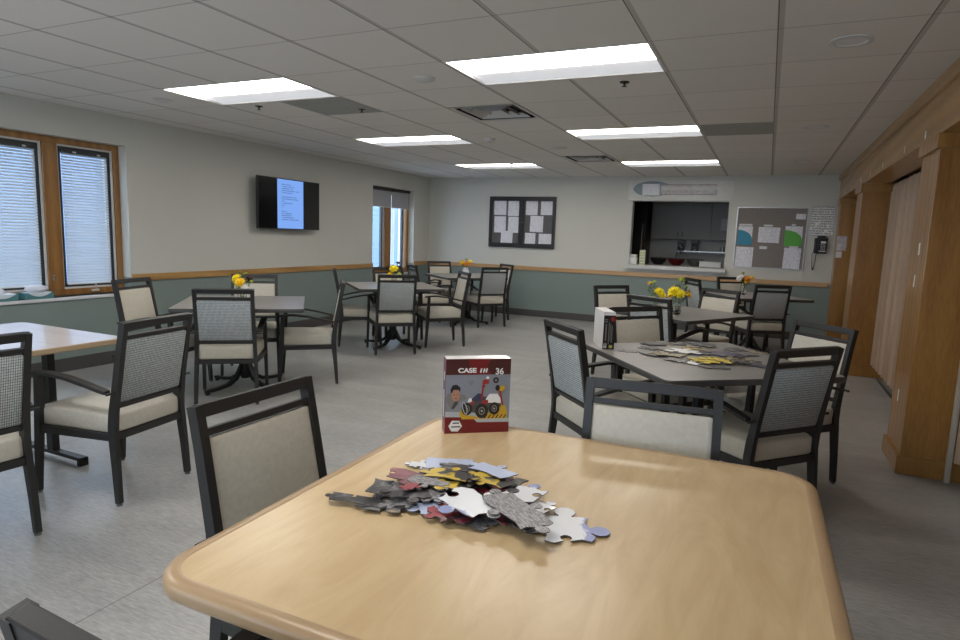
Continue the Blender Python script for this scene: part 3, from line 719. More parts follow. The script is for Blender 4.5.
PB = [(-4.467, 1.75, -4.236, 2.022, 'top row, first from the left'), (-4.2, 1.736, -3.974, 2.011, 'top row, second from the left'), (-4.457, 1.444, -4.236, 1.727, 'middle row, far left'), (-4.19, 1.446, -3.977, 1.723, 'middle row, just left of the centre bar'),
      (-4.32, 1.231, -4.098, 1.473, 'alone at the bottom of the left door'), (-3.867, 1.757, -3.653, 2.023, 'top row, just right of the centre bar'), (-3.593, 1.762, -3.387, 2.019, 'top right corner'), (-3.779, 1.47, -3.543, 1.744, 'middle of the right door'), (-3.864, 1.25, -3.672, 1.451, 'bottom row, small upright one on the right door'), (-3.61, 1.269, -3.382, 1.443, 'bottom right corner, wider than tall')]
for k, q in enumerate(PB): sheet('notice_paper', q[:4], YB-.0135-(.0015 if k == 4 else 0), M['page'], 'printed sheet in the black notice board, '+q[4], 'paper', 'sheets in the black notice board', tilt=(0, .6, -.8, .4, 1.2, 0, -.6, .8, 1, -.5)[k])

# grey-brown pinboard
t = thing('pinboard', 'grey brown pinboard with a thin metal frame on the back wall, right of the hatch', 'notice board', (.01, YB, 1.487))
bm = B(); bx(bm, -.465, .465, -.014, 0, -.44, .44); link('cloth_surface', bm, M['pinboard'], t)
bm = B(); bx(bm, -.475, .475, -.02, 0, .44, .45); bx(bm, -.475, .475, -.02, 0, -.45, -.44); bx(bm, -.475, -.465, -.02, 0, -.44, .44); bx(bm, .465, .475, -.02, 0, -.44, .44); link('frame', bm, M['alu'], t)
def brochure(r, y, col, label):
    xa, za, xb, zb = r; w, h = xb-xa, zb-za
    t = thing('brochure', label, 'brochure', ((xa+xb)/2, y, za))
    bm = B(); bx(bm, -w/2, w/2, -.0012, 0, 0, h); link('page', bm, M['page'], t)
    bm = B(); pts = [(-w/2, 0), (w/2, 0), (w/2, h*.30)]
    for k in range(9):
        a = k/8*PI/2; pts.append((-w/2+w*math.cos(a), h*.30+h*.50*math.sin(a)))
    v0 = [bm.verts.new((x, -.0016, z)) for x, z in pts]; v1 = [bm.verts.new((x, -.0013, z)) for x, z in pts]
    bm.faces.new(v0); bm.faces.new(v1); link('coloured_panel', bm, mat('brochure_'+label.split()[0], col, .4), t)
brochure((-.431, 1.374, -.232, 1.655), YB-.0152, (.02, .23, .36, 1), 'teal and white brochure at the left of the grey pinboard')
brochure((.207, 1.384, .435, 1.669), YB-.0152, (.10, .42, .05, 1), 'green and white brochure at the right of the grey pinboard')
for r, lab in (((-.438, 1.046, -.2, 1.345), 'white sheet at the lower left of the grey pinboard'), ((-.151, 1.419, .139, 1.646), 'white landscape sheet at the middle of the grey pinboard'), ((.215, 1.049, .439, 1.352), 'white sheet at the lower right of the grey pinboard'),
               ((.331, 1.77, .457, 1.85), 'small white card in the top right corner of the grey pinboard')):
    sheet('notice_paper', r, YB-.0152, M['page'], lab, 'paper', 'sheets on the grey pinboard', tilt=.8)
for r, lab in (((-.084, 1.657, .034, 1.684), 'small pale caption strip above the landscape sheet'), ((-.118, 1.324, -.016, 1.365), 'small pale caption strip below the landscape sheet'), ((.28, 1.3545, .399, 1.380), 'small pale caption strip above the lower right sheet'), ((.285, 1.673, .339, 1.7), 'small pale caption strip above the green brochure'), ((-.425, 1.662, -.243, 1.688), 'small pale caption strip above the teal brochure')):
    sheet('caption_strip', r, YB-.0175, M['paper'], lab+' on the pinboard', 'paper strip', 'caption strips on the grey pinboard')
# whiteboard
t = thing('whiteboard', 'small whiteboard covered in black handwriting above the wall phone', 'whiteboard', (.672, YB, 1.757))
bm = B(); bx(bm, -.145, .145, -.012, 0, -.212, .212); link('writing_surface', bm, M['page_w'], t)
bm = B(); bx(bm, -.155, .155, -.016, 0, .207, .217, .002); bx(bm, -.155, .155, -.016, 0, -.217, -.207, .002); bx(bm, -.155, -.145, -.016, 0, -.207, .207, .002); bx(bm, .145, .155, -.016, 0, -.207, .207, .002); link('frame', bm, M['alu'], t)
# telephone
t = thing('wall_phone', 'black corded telephone mounted on the back wall below the whiteboard', 'telephone', (.68, YB, 1.40))
bm = B(); box(bm, (0, -.03, 0), (.165, .06, .22), None, .01); box(bm, (.0, -.035, .12), (.10, .07, .05), None, .008); link('body', bm, M['dark_plastic'], t, smooth=40)
bm = B(); box(bm, (-.062, -.085, .0), (.042, .03, .20), None, .01); box(bm, (-.062, -.075, .08), (.05, .045, .05), None, .01); box(bm, (-.062, -.075, -.08), (.05, .045, .05), None, .01); link('handset', bm, M['dark_plastic'], t, smooth=40)
bm = B(); bx(bm, .0, .065, -.064, -.060, .035, .065); bx(bm, -.02, .07, -.064, -.060, -.085, -.07); link('display', bm, M['reflector'], t)
for r in range(4):
    for c in range(3):
        bm = B(); box(bm, (.008+c*.022, -.062, .015-r*.022), (.014, .006, .013), None, .001); link('key', bm, M['alu'], t)
bm = B(); pts = []
for k in range(90):
    u = k/89; z = -.10-.25*math.sin(u*PI)**.6; x = -.085+.05*u-.01; ph = k*1.7
    pts.append((x+.006*math.cos(ph), -.04+.006*math.sin(ph), z))
tube(bm, pts, .004, 5); link('cord', bm, M['dark_plastic'], t, smooth=True)
# papers on the far oak column
sheet('notice_paper', (.858, 1.342, .978, 1.543), 9.9185, mat('colourful_note', (.55, .50, .52, 1), .7, noise=.35, nscale=18), 'colourful leaflet pinned to the far oak column by the back wall', 'paper')
sheet('notice_paper', (.862, 1.244, .932, 1.33), 9.9185, M['paper'], 'small white note beneath the leaflet on the far oak column', 'paper')

# serving hatch: sill, banner and kitchen behind
bm = B(); bx(bm, OP[0]-.02, OP[1]+.02, YB-.10, YB+.36, .94, 1.0, .004); bx(bm, OP[0]-.02, OP[1]+.02, YB-.012, YB, .90, .94, .002)
bx(bm, OP[0], OP[0]+.015, YB-.004, YB+.15, 1.0, OP[3]); bx(bm, OP[1]-.015, OP[1], YB-.004, YB+.15, 1.0, OP[3]); bx(bm, OP[0]+.015, OP[1]-.015, YB-.004, YB+.15, OP[3]-.015, OP[3])
struct('trim_9', bm, mat('hatch_trim', (.55, .55, .53, 1), .35))
t = thing('banner', 'glossy plastic-wrapped banner taped above the serving hatch', 'banner', (-1.33, YB, 2.185))
bm = B(); nx, nz = 70, 12; g = []
rnd = random.Random(5)
for i in range(nx+1):
    g.append([bm.verts.new((-.785+1.57*i/nx, -.022-.010*math.sin(i*.9+j*1.3)*rnd.random()-.035*(i/nx)**4*rnd.random(), -.155+.31*j/nz)) for j in range(nz+1)])
for i in range(nx):
    for j in range(nz): bm.faces.new((g[i][j], g[i+1][j], g[i+1][j+1], g[i][j+1]))
m, nt, b = new_mat('clear_plastic_wrap'); b.inputs['Base Color'].default_value = (1, 1, 1, 1); b.inputs['Roughness'].default_value = .16; b.inputs['Alpha'].default_value = .24; b.inputs['Specular IOR Level'].default_value = 1; b.inputs['IOR'].default_value = 1.8
bn = noise(nt, coords(nt, (1, 1, 2)), 9, 4, .6, .8); bp = nt.nodes.new('ShaderNodeBump'); bp.inputs['Strength'].default_value = 1; bp.inputs['Distance'].default_value = .012; nt.links.new(bn, bp.inputs['Height']); nt.links.new(bp.outputs['Normal'], b.inputs['Normal'])
o = link('plastic_wrap', bm, m, t, smooth=True)
bm = B(); pts = [(-.415+.30*math.cos(a), .02+.12*math.sin(a)) for a in [2*PI*k/40 for k in range(40)]]
v0 = [bm.verts.new((x, -.003, z)) for x, z in pts]; v1 = [bm.verts.new((x, -.001, z)) for x, z in pts]; bm.faces.new(v0); bm.faces.new(v1)
for k in range(40): bm.faces.new((v0[k], v0[(k+1) % 40], v1[(k+1) % 40], v1[k]))
link('teal_oval', bm, mat('teal_print', (.05, .14, .19, 1), .5), t)
bm = B(); bx(bm, -.572, -.306, -.007, -.004, -.081, .097); link('text_card', bm, M['page'], t)
bm = B(); bx(bm, -.282, .55, -.006, -.003, -.071, .088); link('title_strip', bm, M['page_title'], t)
bm = B(); bx(bm, -.282, .55, -.0075, -.006, .078, .09); bx(bm, -.282, .55, -.0075, -.006, -.075, -.063); link('red_border', bm, mat('maroon_print', (.16, .05, .05, 1), .5), t)

# kitchen shell and furniture
KY = 12.75
kd = mat('kitchen_wall', (.62, .61, .58, 1), .7)
bm = B(); bx(bm, -3.6, XR, KY, KY+.1, 0, CEIL+.25); struct('wall_kitchen_back', bm, kd)
bm = B(); bx(bm, -3.7, -3.6, YB+.15, KY, 0, CEIL+.25); struct('wall_kitchen_left', bm, kd)
bm = B(); bx(bm, XR, XR+.1, YB, KY, 0, CEIL+.25); struct('wall_kitchen_right', bm, kd)
bm = B(); bx(bm, -3.6, XR, YB+.15, KY, CEIL, CEIL+.02); struct('ceiling_kitchen', bm, kd)
cab = mat('grey_cabinet', (.42, .405, .38, 1), .5); st = mat('steel_counter', (.35, .35, .35, 1), .3, .8)
def cabinet(x0, x1, y0, z0, z1, label, doors):
    t = thing('cabinet', label, 'cabinet', ((x0+x1)/2, y0, z0)); w = x1-x0; h = z1-z0
    bm = B(); bx(bm, -w/2, w/2, .02, KY-y0-.002, 0, h); link('body', bm, cab, t)
    for k in range(doors):
        a = -w/2+k*w/doors; bm = B(); bx(bm, a+.004, a+w/doors-.004, 0, .019, .004, h-.004, .002); d = link('door', bm, cab, t)
        bm = B(); hx = a+w/doors-.04 if k % 2 == 0 else a+.04; hz = .04 if z0 > 1 else h-.14; bx(bm, hx-.005, hx+.005, -.025, -.015, hz, hz+.10); link('handle', bm, M['frame'], d)
cabinet(-2.09, -1.00, 12.40, 1.44, 2.35, 'grey double wall cabinet seen through the hatch, left', 2); cabinet(-.995, .10, 12.40, 1.44, 2.35, 'grey wall cabinet seen through the hatch, right', 2)
cabinet(-2.05, -.30, 12.15, 0, .88, 'grey base cabinets at the back of the kitchen', 4)
bm = B(); bx(bm, -2.06, .4, 12.12, KY-.002, .88, .92, .004); props(link('countertop', bm, st), 'steel counter along the back of the kitchen', 'countertop')
bm = B(); bx(bm, -1.62, .2, 12.45, KY-.002, 1.20, 1.225); props(link('kitchen_shelf', bm, st), 'thin shelf below the wall cabinets in the kitchen', 'shelf')
t = thing('refrigerator', 'tall black refrigerator at the left inside the hatch', 'refrigerator', (-2.60, 12.1, 0))
bm = B(); bx(bm, -.45, .45, .03, .64, 0, 2.15, .01); link('body', bm, M['dark_plastic'], t)
bm = B(); bx(bm, -.45, .45, 0, .028, .05, 2.14, .008); d = link('door', bm, M['base'], t)
bm = B(); tube(bm, [(.40, -.03, .9), (.40, -.045, 1.0), (.40, -.045, 1.6), (.40, -.03, 1.7)], .011, 8); link('handle', bm, M['chrome'], d)
def simple(name, label, cat, loc, fn, m, group=None, smooth=40):
    bm = B(); fn(bm); return props(link(name, bm, m, None, loc, smooth), label, cat, group)
sheet('notice_paper', (-.83, 1.62, -.69, 1.84), 12.398, M['page'], 'white sheet taped on the cabinet at the right of the hatch', 'paper')
# coffee makers
for x, lab in ((-1.53, 'black coffee maker on the kitchen shelf, left one'), (-1.28, 'black coffee maker on the kitchen shelf, right one')):
    t = thing('coffee_maker', lab, 'coffee maker', (x, 12.55, 1.225), 0, 'coffee makers on the shelf')
    bm = B(); bx(bm, -.07, .07, -.09, .09, 0, .025, .004); bx(bm, -.07, .07, .03, .09, .025, .19, .004); bx(bm, -.07, .07, -.09, .09, .15, .20, .006); link('body', bm, M['dark_plastic'], t)
    bm = B(); lathe(bm, [(.035, .026), (.048, .05), (.045, .10), (.03, .13)], (0, -.03, 0), 14); link('carafe', bm, M['clear_glass'], t)
# shelf cups
for x in (-.78, -.66):
    simple('mug', 'small mug on the right of the kitchen shelf', 'mug', (x, 12.55, 1.225), lambda bm: lathe(bm, [(.035, 0), (.04, .09), (.036, .09), (.032, .01)], seg=16), M['alu'], 'mugs on the kitchen shelf')
# things on the hatch counter
t = thing('cup_stack', 'white stack of foam cups at the left end of the hatch sill', 'cups', (-1.985, 10.28, 1.0))
bm = B(); bx(bm, -.065, .065, -.06, .06, 0, .12, .02); bx(bm, -.055, .055, -.05, .05, .12, .16, .018); link('cups', bm, M['white_plastic'], t, smooth=50)
t = thing('napkin_stack', 'tall pale green stack of packets beside the foam cups', 'packets', (-1.845, 10.30, 1.0), .1)
bm = B(); bx(bm, -.045, .045, -.05, .05, 0, .235, .004); link('packet', bm, mat('pale_green_packet', (.50, .55, .30, 1), .6), t)
bm = B()
for k in range(5): bx(bm, -.0455, .0455, -.0505, -.0495, .03+k*.045, .04+k*.045)
link('band', bm, M['white_plastic'], t)
bm = B(); bx(bm, -1.90, -.60, 10.70, 11.25, .945, .985, .004)
props(link('countertop', bm, st), 'steel work counter just behind the hatch', 'countertop')
cab0 = bpy.data.objects.new('cabinet', None); COL.objects.link(cab0); cab0.location = (-1.19, 10.97, 0); props(cab0, 'grey base unit carrying the counter just behind the hatch', 'cabinet')
bm = B(); bx(bm, -.68, .56, -.25, .25, 0, .945); link('body', bm, cab, cab0)
def bowlset(x, y, lab, m):
    t = thing('mixing_bowl', lab, 'bowl', (x, y, .985)); bm = B(); lathe(bm, [(.06, 0), (.12, .06), (.145, .12), (.135, .12), (.11, .065), (.05, .012)], seg=22); link('bowl', bm, m, t, smooth=40)
    bm = B(); lathe(bm, [(.146, .112), (.15, .118), (.146, .124)], seg=22, cap=False); link('rim', bm, M['chrome'], t)
bowlset(-1.69, 10.95, 'dark roasting bowl at the left of the hatch counter', M['dark_plastic'])
bowlset(-1.39, 10.92, 'deep red bowl on the hatch counter', mat('deep_red', (.12, .008, .01, 1), .35))
bowlset(-1.09, 10.97, 'dull metal bowl right of the red bowl', mat('dull_steel', (.16, .16, .15, 1), .4, .5))
t = thing('tray', 'white rectangular tray on the right of the hatch counter', 'tray', (-.84, 10.95, .985)); bm = B(); bx(bm, -.17, .17, -.13, .13, 0, .09, .01); link('body', bm, M['white_plastic'], t)
bm = B(); bx(bm, -.18, .18, -.14, .14, .09, .098, .003); link('lid', bm, M['white_plastic'], t)
t = thing('tap', 'tall curved tap rising behind the hatch counter', 'tap', (-1.58, 12.3, .92)); bm = B()
tube(bm, [(0, 0, 0), (0, 0, .26), (.03, -.02, .32), (.09, -.05, .30), (.10, -.06, .22)], .011, 8); link('spout', bm, M['chrome'], t, smooth=True)
bm = B(); cyl(bm, (0, 0, .015), .03, .03, 14); link('base', bm, M['chrome'], t)

# ------------------------------------------------------------------ game boxes
def add_text(txt, size, loc, m, parent, rot=(PI/2, 0, 0), bold=.0, name='lettering', sx=1.0, shear=0):
    cu = bpy.data.curves.new(name, 'FONT'); cu.body = txt; cu.size = size; cu.offset = bold; cu.extrude = .0001; cu.align_x = 'CENTER'; cu.align_y = 'CENTER'; cu.shear = shear
    o = bpy.data.objects.new(name, cu); COL.objects.link(o); dg = bpy.context.evaluated_depsgraph_get()
    me = bpy.data.meshes.new_from_object(o.evaluated_get(dg)); bpy.data.objects.remove(o)
    me.materials.clear(); me.materials.append(m)
    o = bpy.data.objects.new(name, me); COL.objects.link(o); o.parent = parent; o.location = loc; o.rotation_euler = rot; o.scale = (sx, 1, 1); return o
PR = {k: mat('print_'+k, c, .35, coat=.3) for k, c in dict(red=(.16, .006, .010, 1), dred=(.055, .008, .008, 1), sky=(.22, .24, .28, 1), white=(.75, .73, .72, 1), black=(.010, .010, .012, 1), skin=(.42, .22, .15, 1), grey=(.20, .19, .18, 1), dgrey=(.06, .06, .06, 1), yellow=(.55, .33, .02, 1), navy=(.03, .04, .09, 1), bred=(.32, .02, .02, 1), pale=(.42, .44, .46, 1), purple=(.14, .05, .09, 1)).items()}
BW, BH, BD = .212, .244, .052
t = thing('puzzle_box', 'red and grey puzzle box standing upright at the corner of the maple table', 'puzzle box', (-.805, 1.760, TOP), math.radians(37))
bm = B(); bx(bm, -BW/2, BW/2, 0, BD, 0, BH, .0015); link('carton', bm, [PR['purple']], t)
bm = B(); bx(bm, -BW/2+.002, BW/2-.002, .001, BD-.001, BH-.001, BH+.0004); link('lid_top', bm, PR['white'], t)
class Pic:
    def __init__(s): s.bm = B(); s.m = []; s.k = 0
    def idx(s, key):
        if key not in s.m: s.m.append(key)
        return s.m.index(key)
    def poly(s, pts, key):
        s.k += 1; y = -.0003-.00006*s.k
        f = s.bm.faces.new([s.bm.verts.new(((u-.5)*BW, y, v*BH)) for u, v in pts]); f.material_index = s.idx(key)
    def rect(s, a, b, c, d, key): s.poly([(a, b), (c, b), (c, d), (a, d)], key)
    def ell(s, u, v, ru, rv, key, n=24, ang=0):
        c, q = math.cos(ang), math.sin(ang)
        s.poly([(u+ru*math.cos(t_)*c-rv*math.sin(t_)*q, v+(ru*math.cos(t_)*q+rv*math.sin(t_)*c)) for t_ in [2*PI*i/n for i in range(n)]], key)
P_ = Pic()
P_.rect(.0, .0, 1, 1, 'sky'); P_.rect(0, .79, 1, 1, 'dred'); P_.poly([(.28, .79), (.70, .79), (.63, .90), (.70, 1), (.33, 1), (.36, .9)], 'red')
P_.poly([(0, 0), (1, 0), (1, .14), (.50, .145), (.42, .215), (.0, .225)], 'red')
P_.poly([(.0, .225), (.42, .215), (.50, .145), (1, .14), (1, .19), (.55, .20), (.44, .28), (.0, .30)], 'pale')
# truck on hazard-striped ground
P_.poly([(.26, .19), (.95, .19), (.97, .27), (.93, .36), (.87, .40), (.78, .30), (.5, .22), (.30, .25), (.25, .34), (.22, .26)], 'yellow')
for k in range(6): P_.poly([(.60+k*.06, .195), (.62+k*.06, .195), (.66+k*.06, .245), (.64+k*.06, .245)], 'black')
P_.poly([(.0, .48), (.04, .40), (.10, .33), (.17, .36), (.22, .44), (.34, .46), (.30, .52), (.22, .53), (.12, .55), (.04, .54)], 'grey')
P_.poly([(.09, .34), (.13, .33), (.20, .42), (.16, .46)], 'dgrey')
P_.ell(.155, .52, .065, .085, 'skin'); P_.poly([(.08, .55), (.075, .60), (.11, .655), (.17, .66), (.225, .62), (.225, .56), (.20, .59), (.12, .59), (.10, .55)], 'black')
P_.ell(.135, .525, .008, .006, 'black', 8); P_.ell(.18, .525, .008, .006, 'black', 8); P_.ell(.16, .475, .02, .006, 'bred', 8)
P_.poly([(.36, .36), (.42, .47), (.52, .50), (.66, .49), (.70, .52), (.84, .50), (.87, .42), (.86, .35), (.60, .28), (.42, .28)], 'dgrey')
P_.poly([(.40, .46), (.50, .54), (.57, .53), (.58, .45), (.46, .43)], 'navy'); P_.poly([(.62, .46), (.68, .53), (.80, .53), (.86, .46), (.86, .40), (.66, .41)], 'white')
P_.poly([(.56, .38), (.66, .40), (.66, .45), (.57, .44)], 'bred'); P_.poly([(.40, .37), (.45, .40), (.44, .44), (.39, .42)], 'bred'); P_.poly([(.34, .42), (.41, .43), (.40, .48), (.36, .47)], 'white')
for u, v, r in ((.335, .33, .085), (.565, .30, .10), (.76, .33, .085)):
    P_.ell(u, v, r, r, 'black'); P_.ell(u, v, r*.5, r*.55, 'grey'); P_.ell(u, v, r*.36, r*.4, 'black'); P_.ell(u, v, r*.14, r*.16, 'pale')
P_.ell(.30, .34, .035, .09, 'pale', 20, .3); P_.ell(.30, .34, .022, .075, 'black', 20, .3)
for a, b in (((.555, .46), (.575, .62)), ((.89, .37), (.84, .55))):
    (u0, v0), (u1, v1) = a, b; P_.poly([(u0-.012, v0), (u0+.014, v0), (u1+.012, v1), (u1-.014, v1)], 'bred'); P_.poly([(u1-.03, v1), (u1+.035, v1), (u1+.01, v1+.06)], 'bred')
P_.poly([(.56, .66), (.66, .67), (.66, .73), (.57, .72)], 'bred'); P_.ell(.64, .75, .025, .02, 'white'); P_.ell(.77, .715, .045, .04, 'black'); P_.ell(.77, .715, .02, .018, 'grey')
P_.ell(.80, .61, .035, .04, 'black'); P_.poly([(.83, .57), (.87, .56), (.92, .60), (.90, .64), (.84, .64)], 'yellow')
P_.poly([(.055, .105), (.10, .035), (.20, .03), (.265, .10), (.22, .175), (.11, .18)], 'white')
for (a, b) in ((.12, .135), (.10, .085)): P_.rect(a, b, a+.10+(.135-b)*.8, b+.018, 'dgrey')
for k in range(3): P_.rect(.34+k*.012, .70-k*.022, .43-k*.012, .704-k*.022, 'dgrey')
for f_u in (0,): pass
link('printed_front', P_.bm, [PR[k] for k in P_.m], t)
wy = -.0008-.00006*P_.k
add_text('CASE', .0205, (-.038, wy, .207), PR['white'], t, bold=.0009, sx=1.25)
# the maker's emblem: two slanted uprights with a crossbar
bm = B()
for pts in (((.0, 0), (.005, 0), (.008, .014), (.003, .014)), ((.010, 0), (.0145, 0), (.0175, .014), (.013, .014)), ((.0145, .0055), (.019, .0055), (.020, .0085), (.0155, .0085)), ((.0185, 0), (.023, 0), (.026, .014), (.0215, .014))):
    bm.faces.new([bm.verts.new((x, wy, z+.200)) for x, z in pts])
link('emblem', bm, PR['white'], t).location = (.003, 0, 0)
add_text('36', .028, (.068, wy, .203), PR['white'], t, bold=.0007)
bm = B(); Lm = []
for k, (a, b_) in enumerate(((.17, .20), (.05, .14))): bm.faces.new([bm.verts.new((-BW/2-.0006, y, z)) for y, z in ((BD*.35, a), (BD*.65, a), (BD*.65, b_), (BD*.35, b_))])
link('spine_print', bm, PR['white'], t)
# second box on the jigsaw table
t = thing('puzzle_box', 'upright white and black puzzle box at the corner of the grey jigsaw table', 'puzzle box', (-.852, 3.655, TOP), math.radians(27))
bm = B(); bx(bm, -.034, .034, -.12, .12, 0, .220, .001); link('carton', bm, PR['white'], t)
bm = B(); bx(bm, -.0335, .0345, -.1205, -.1195, .001, .200); link('spine', bm, PR['black'], t)
bm = B()
for (x0_, x1_, z0_, z1_) in ((-.022, -.014, .05, .15), (-.028, -.010, .160, .166), (-.028, -.010, .172, .178), (-.003, .002, .03, .16), (.006, .010, .05, .15), (.014, .020, .04, .14), (-.028, -.012, .02, .04)):
    bx(bm, x0_, x1_, -.1212, -.1206, z0_, z1_)
link('spine_print', bm, PR['grey'], t)
bm = B(); bx(bm, -.030, -.010, -.1212, -.1206, .008, .034); link('white_square', bm, PR['white'], t)
bm = B(); bx(bm, .004, .024, -.1212, -.1206, .008, .026); link('yellow_square', bm, mat('print_pale_yellow', (.55, .55, .15, 1), .4), t)
bm = B(); cyl(bm, (.020, -.1209, .178), .014, .001, 20, rot=Matrix.Rotation(PI/2, 3, 'X')); link('red_disc', bm, PR['bred'], t)

# ------------------------------------------------------------------ jigsaw pieces
def piece_mat(name, a, b, scale=9, thr=.5, c=None, edge=0, fur=0):
    m, nt, bs = new_mat('piece_'+name); v = coords(nt, (1, 6, 1) if fur else (1, 1, 1)); n = noise(nt, v, scale, 4 if fur else 2, .6, .5)
    if edge:
        sp = nt.nodes.new('ShaderNodeSeparateXYZ'); nt.links.new(coords(nt), sp.inputs[0])
        n = math_node(nt, 'ADD', math_node(nt, 'MULTIPLY', n, .35), math_node(nt, 'MULTIPLY_ADD', math_node(nt, 'SUBTRACT', 0.0, sp.outputs['Y']), edge, .38))
    st = [(thr-.02, a), (thr+.02, b)]
    if c: st += [(thr+.10, b), (thr+.13, c)]
    nt.links.new(ramp(nt, n, st), bs.inputs['Base Color']); bs.inputs['Roughness'].default_value = .28; bs.inputs['Coat Weight'].default_value = .3; return m
wh, lav, gr, dg, rd, yl, bk, tn = (.72, .73, .76, 1), (.25, .28, .52, 1), (.20, .195, .20, 1), (.045, .043, .045, 1), (.28, .03, .045, 1), (.62, .43, .03, 1), (.02, .02, .02, 1), (.38, .30, .17, 1)
PM = {'white': piece_mat('white', lav, wh, 22, .34, edge=5), 'blue': piece_mat('blue', (.42, .40, .40, 1), (.50, .56, .74, 1), 14, .42, edge=3), 'grey': piece_mat('grey', (.12, .115, .12, 1), (.34, .33, .34, 1), 60, .5, fur=1), 'dark': piece_mat('dark', dg, (.10, .095, .10, 1), 22, .52, gr), 'red': piece_mat('red', dg, rd, 8, .42), 'maroon': piece_mat('maroon', (.16, .03, .05, 1), (.24, .055, .08, 1), 20, .5),
      'yellow': piece_mat('yellow', bk, yl, 12, .46), 'tan': piece_mat('tan', dg, tn, 14, .46), 'gold': piece_mat('gold', (.62, .44, .05, 1), (.85, .70, .05, 1), 25, .5), 'purple': piece_mat('purple', dg, (.12, .10, .17, 1), 16, .45), 'bright': piece_mat('bright', (.6, .6, .6, 1), (.92, .92, .90, 1), 10, .34), 'mix': piece_mat('mix', dg, gr, 12, .5, tn)}
def is_simple(P):
    def x(a, b, c, d):
        o = lambda p, q, r: (q[0]-p[0])*(r[1]-p[1])-(q[1]-p[1])*(r[0]-p[0])
        return o(a, b, c)*o(a, b, d) < 0 and o(c, d, a)*o(c, d, b) < 0
    n = len(P)
    return not any(x(P[i], P[(i+1) % n], P[j], P[(j+1) % n]) for i in range(n) for j in range(i+2, n) if (j+1) % n != i)
def outline(w, h, rnd, knobs=None):
    for _ in range(60):
        P = outline_try(w, h, rnd, knobs)
        if is_simple(P): return P
    return outline_try(w, h, rnd, [1, 0, 1, 0])
def outline_try(w, h, rnd, knobs=None):
    ks = knobs or [rnd.choice((-1, 1, 1, 0)) for _ in range(4)]
    j = lambda: rnd.uniform(-.09, .09)
    C = [(w*(-.44+j()), h*(-.44+j())), (w*(.44+j()), h*(-.44+j())), (w*(.44+j()), h*(.44+j())), (w*(-.44+j()), h*(.44+j()))]; pts = []
    for e in range(4):
        (xa, ya), (xb, yb) = C[e], C[(e+1) % 4]; L = math.hypot(xb-xa, yb-ya); ux, uy = (xb-xa)/L, (yb-ya)/L; nx_, ny_ = uy, -ux
        k = ks[e]; wob = rnd.uniform(-.10, .10)*L
        loc = [(0, 0), (.15, wob*.7), (.30, wob)]
        if k: 
            a = min(w, h)*rnd.uniform(.14, .20)*(.72 if k < 0 else 1); cx = .5+rnd.uniform(-.06, .06)
            loc = [(0, 0), (.2, wob), (cx-.62*a/L, 0), (cx-.58*a/L, k*a*.2)]+[(cx+a/L*math.cos(q), k*(a*.98+a*math.sin(q))) for q in [math.radians(d) for d in ((212, 180, 145, 110, 70, 35, 0, -32) )]]+[(cx+.58*a/L, k*a*.2), (cx+.62*a/L, 0), (.8, -wob)]
        else: loc = [(0, 0), (.25, wob), (.5, wob*1.3), (.75, wob*.5)]
        for u, d in loc: pts.append((xa+ux*L*u+nx_*d, ya+uy*L*u+ny_*d))
    return pts
placed = []
BIG = {'rightmost': (1, -1, 1, 1), 'large white': (1, -1, 1, 1)}
def puzzle_piece(x, y, w, h, ang, key, seed, label, cat='puzzle piece', group=None, z0=TOP, th=.0022, lift=0, tilt=(0, 0), knobs=None):
    rnd = random.Random(seed); knobs = next((v for k, v in BIG.items() if k in label), knobs); pts = outline(w, h, rnd, knobs); bm = B(); R2 = loft(bm, [[(px, py, 0) for px, py in pts], [(px, py, th) for px, py in pts]], 1, False)
    for tri in tessellate_polygon([[Vector((px, py, 0)) for px, py in pts]]):
        bm.faces.new([R2[0][i] for i in tri]).material_index = 1; bm.faces.new([R2[1][i] for i in tri]).material_index = 0
    r = (w+h)/4*.85; z = z0+.0003
    for (px, py, pr, pz) in placed:
        if abs(pz-z0) < .2 and math.hypot(px-x, py-y) < (r+pr)*.82: z = max(z, pz+.0006)
    z += lift; placed.append((x, y, r, z+th+math.radians(abs(tilt[0])+abs(tilt[1]))*r*.3))
    o = link('puzzle_piece', bm, [PM[key], M['cardboard']], None, (x, y, z)); o.rotation_euler = (math.radians(tilt[0]), math.radians(tilt[1]), math.radians(ang))
    return props(o, label, cat, group)
G1 = 'loose large puzzle pieces heaped on the maple table'
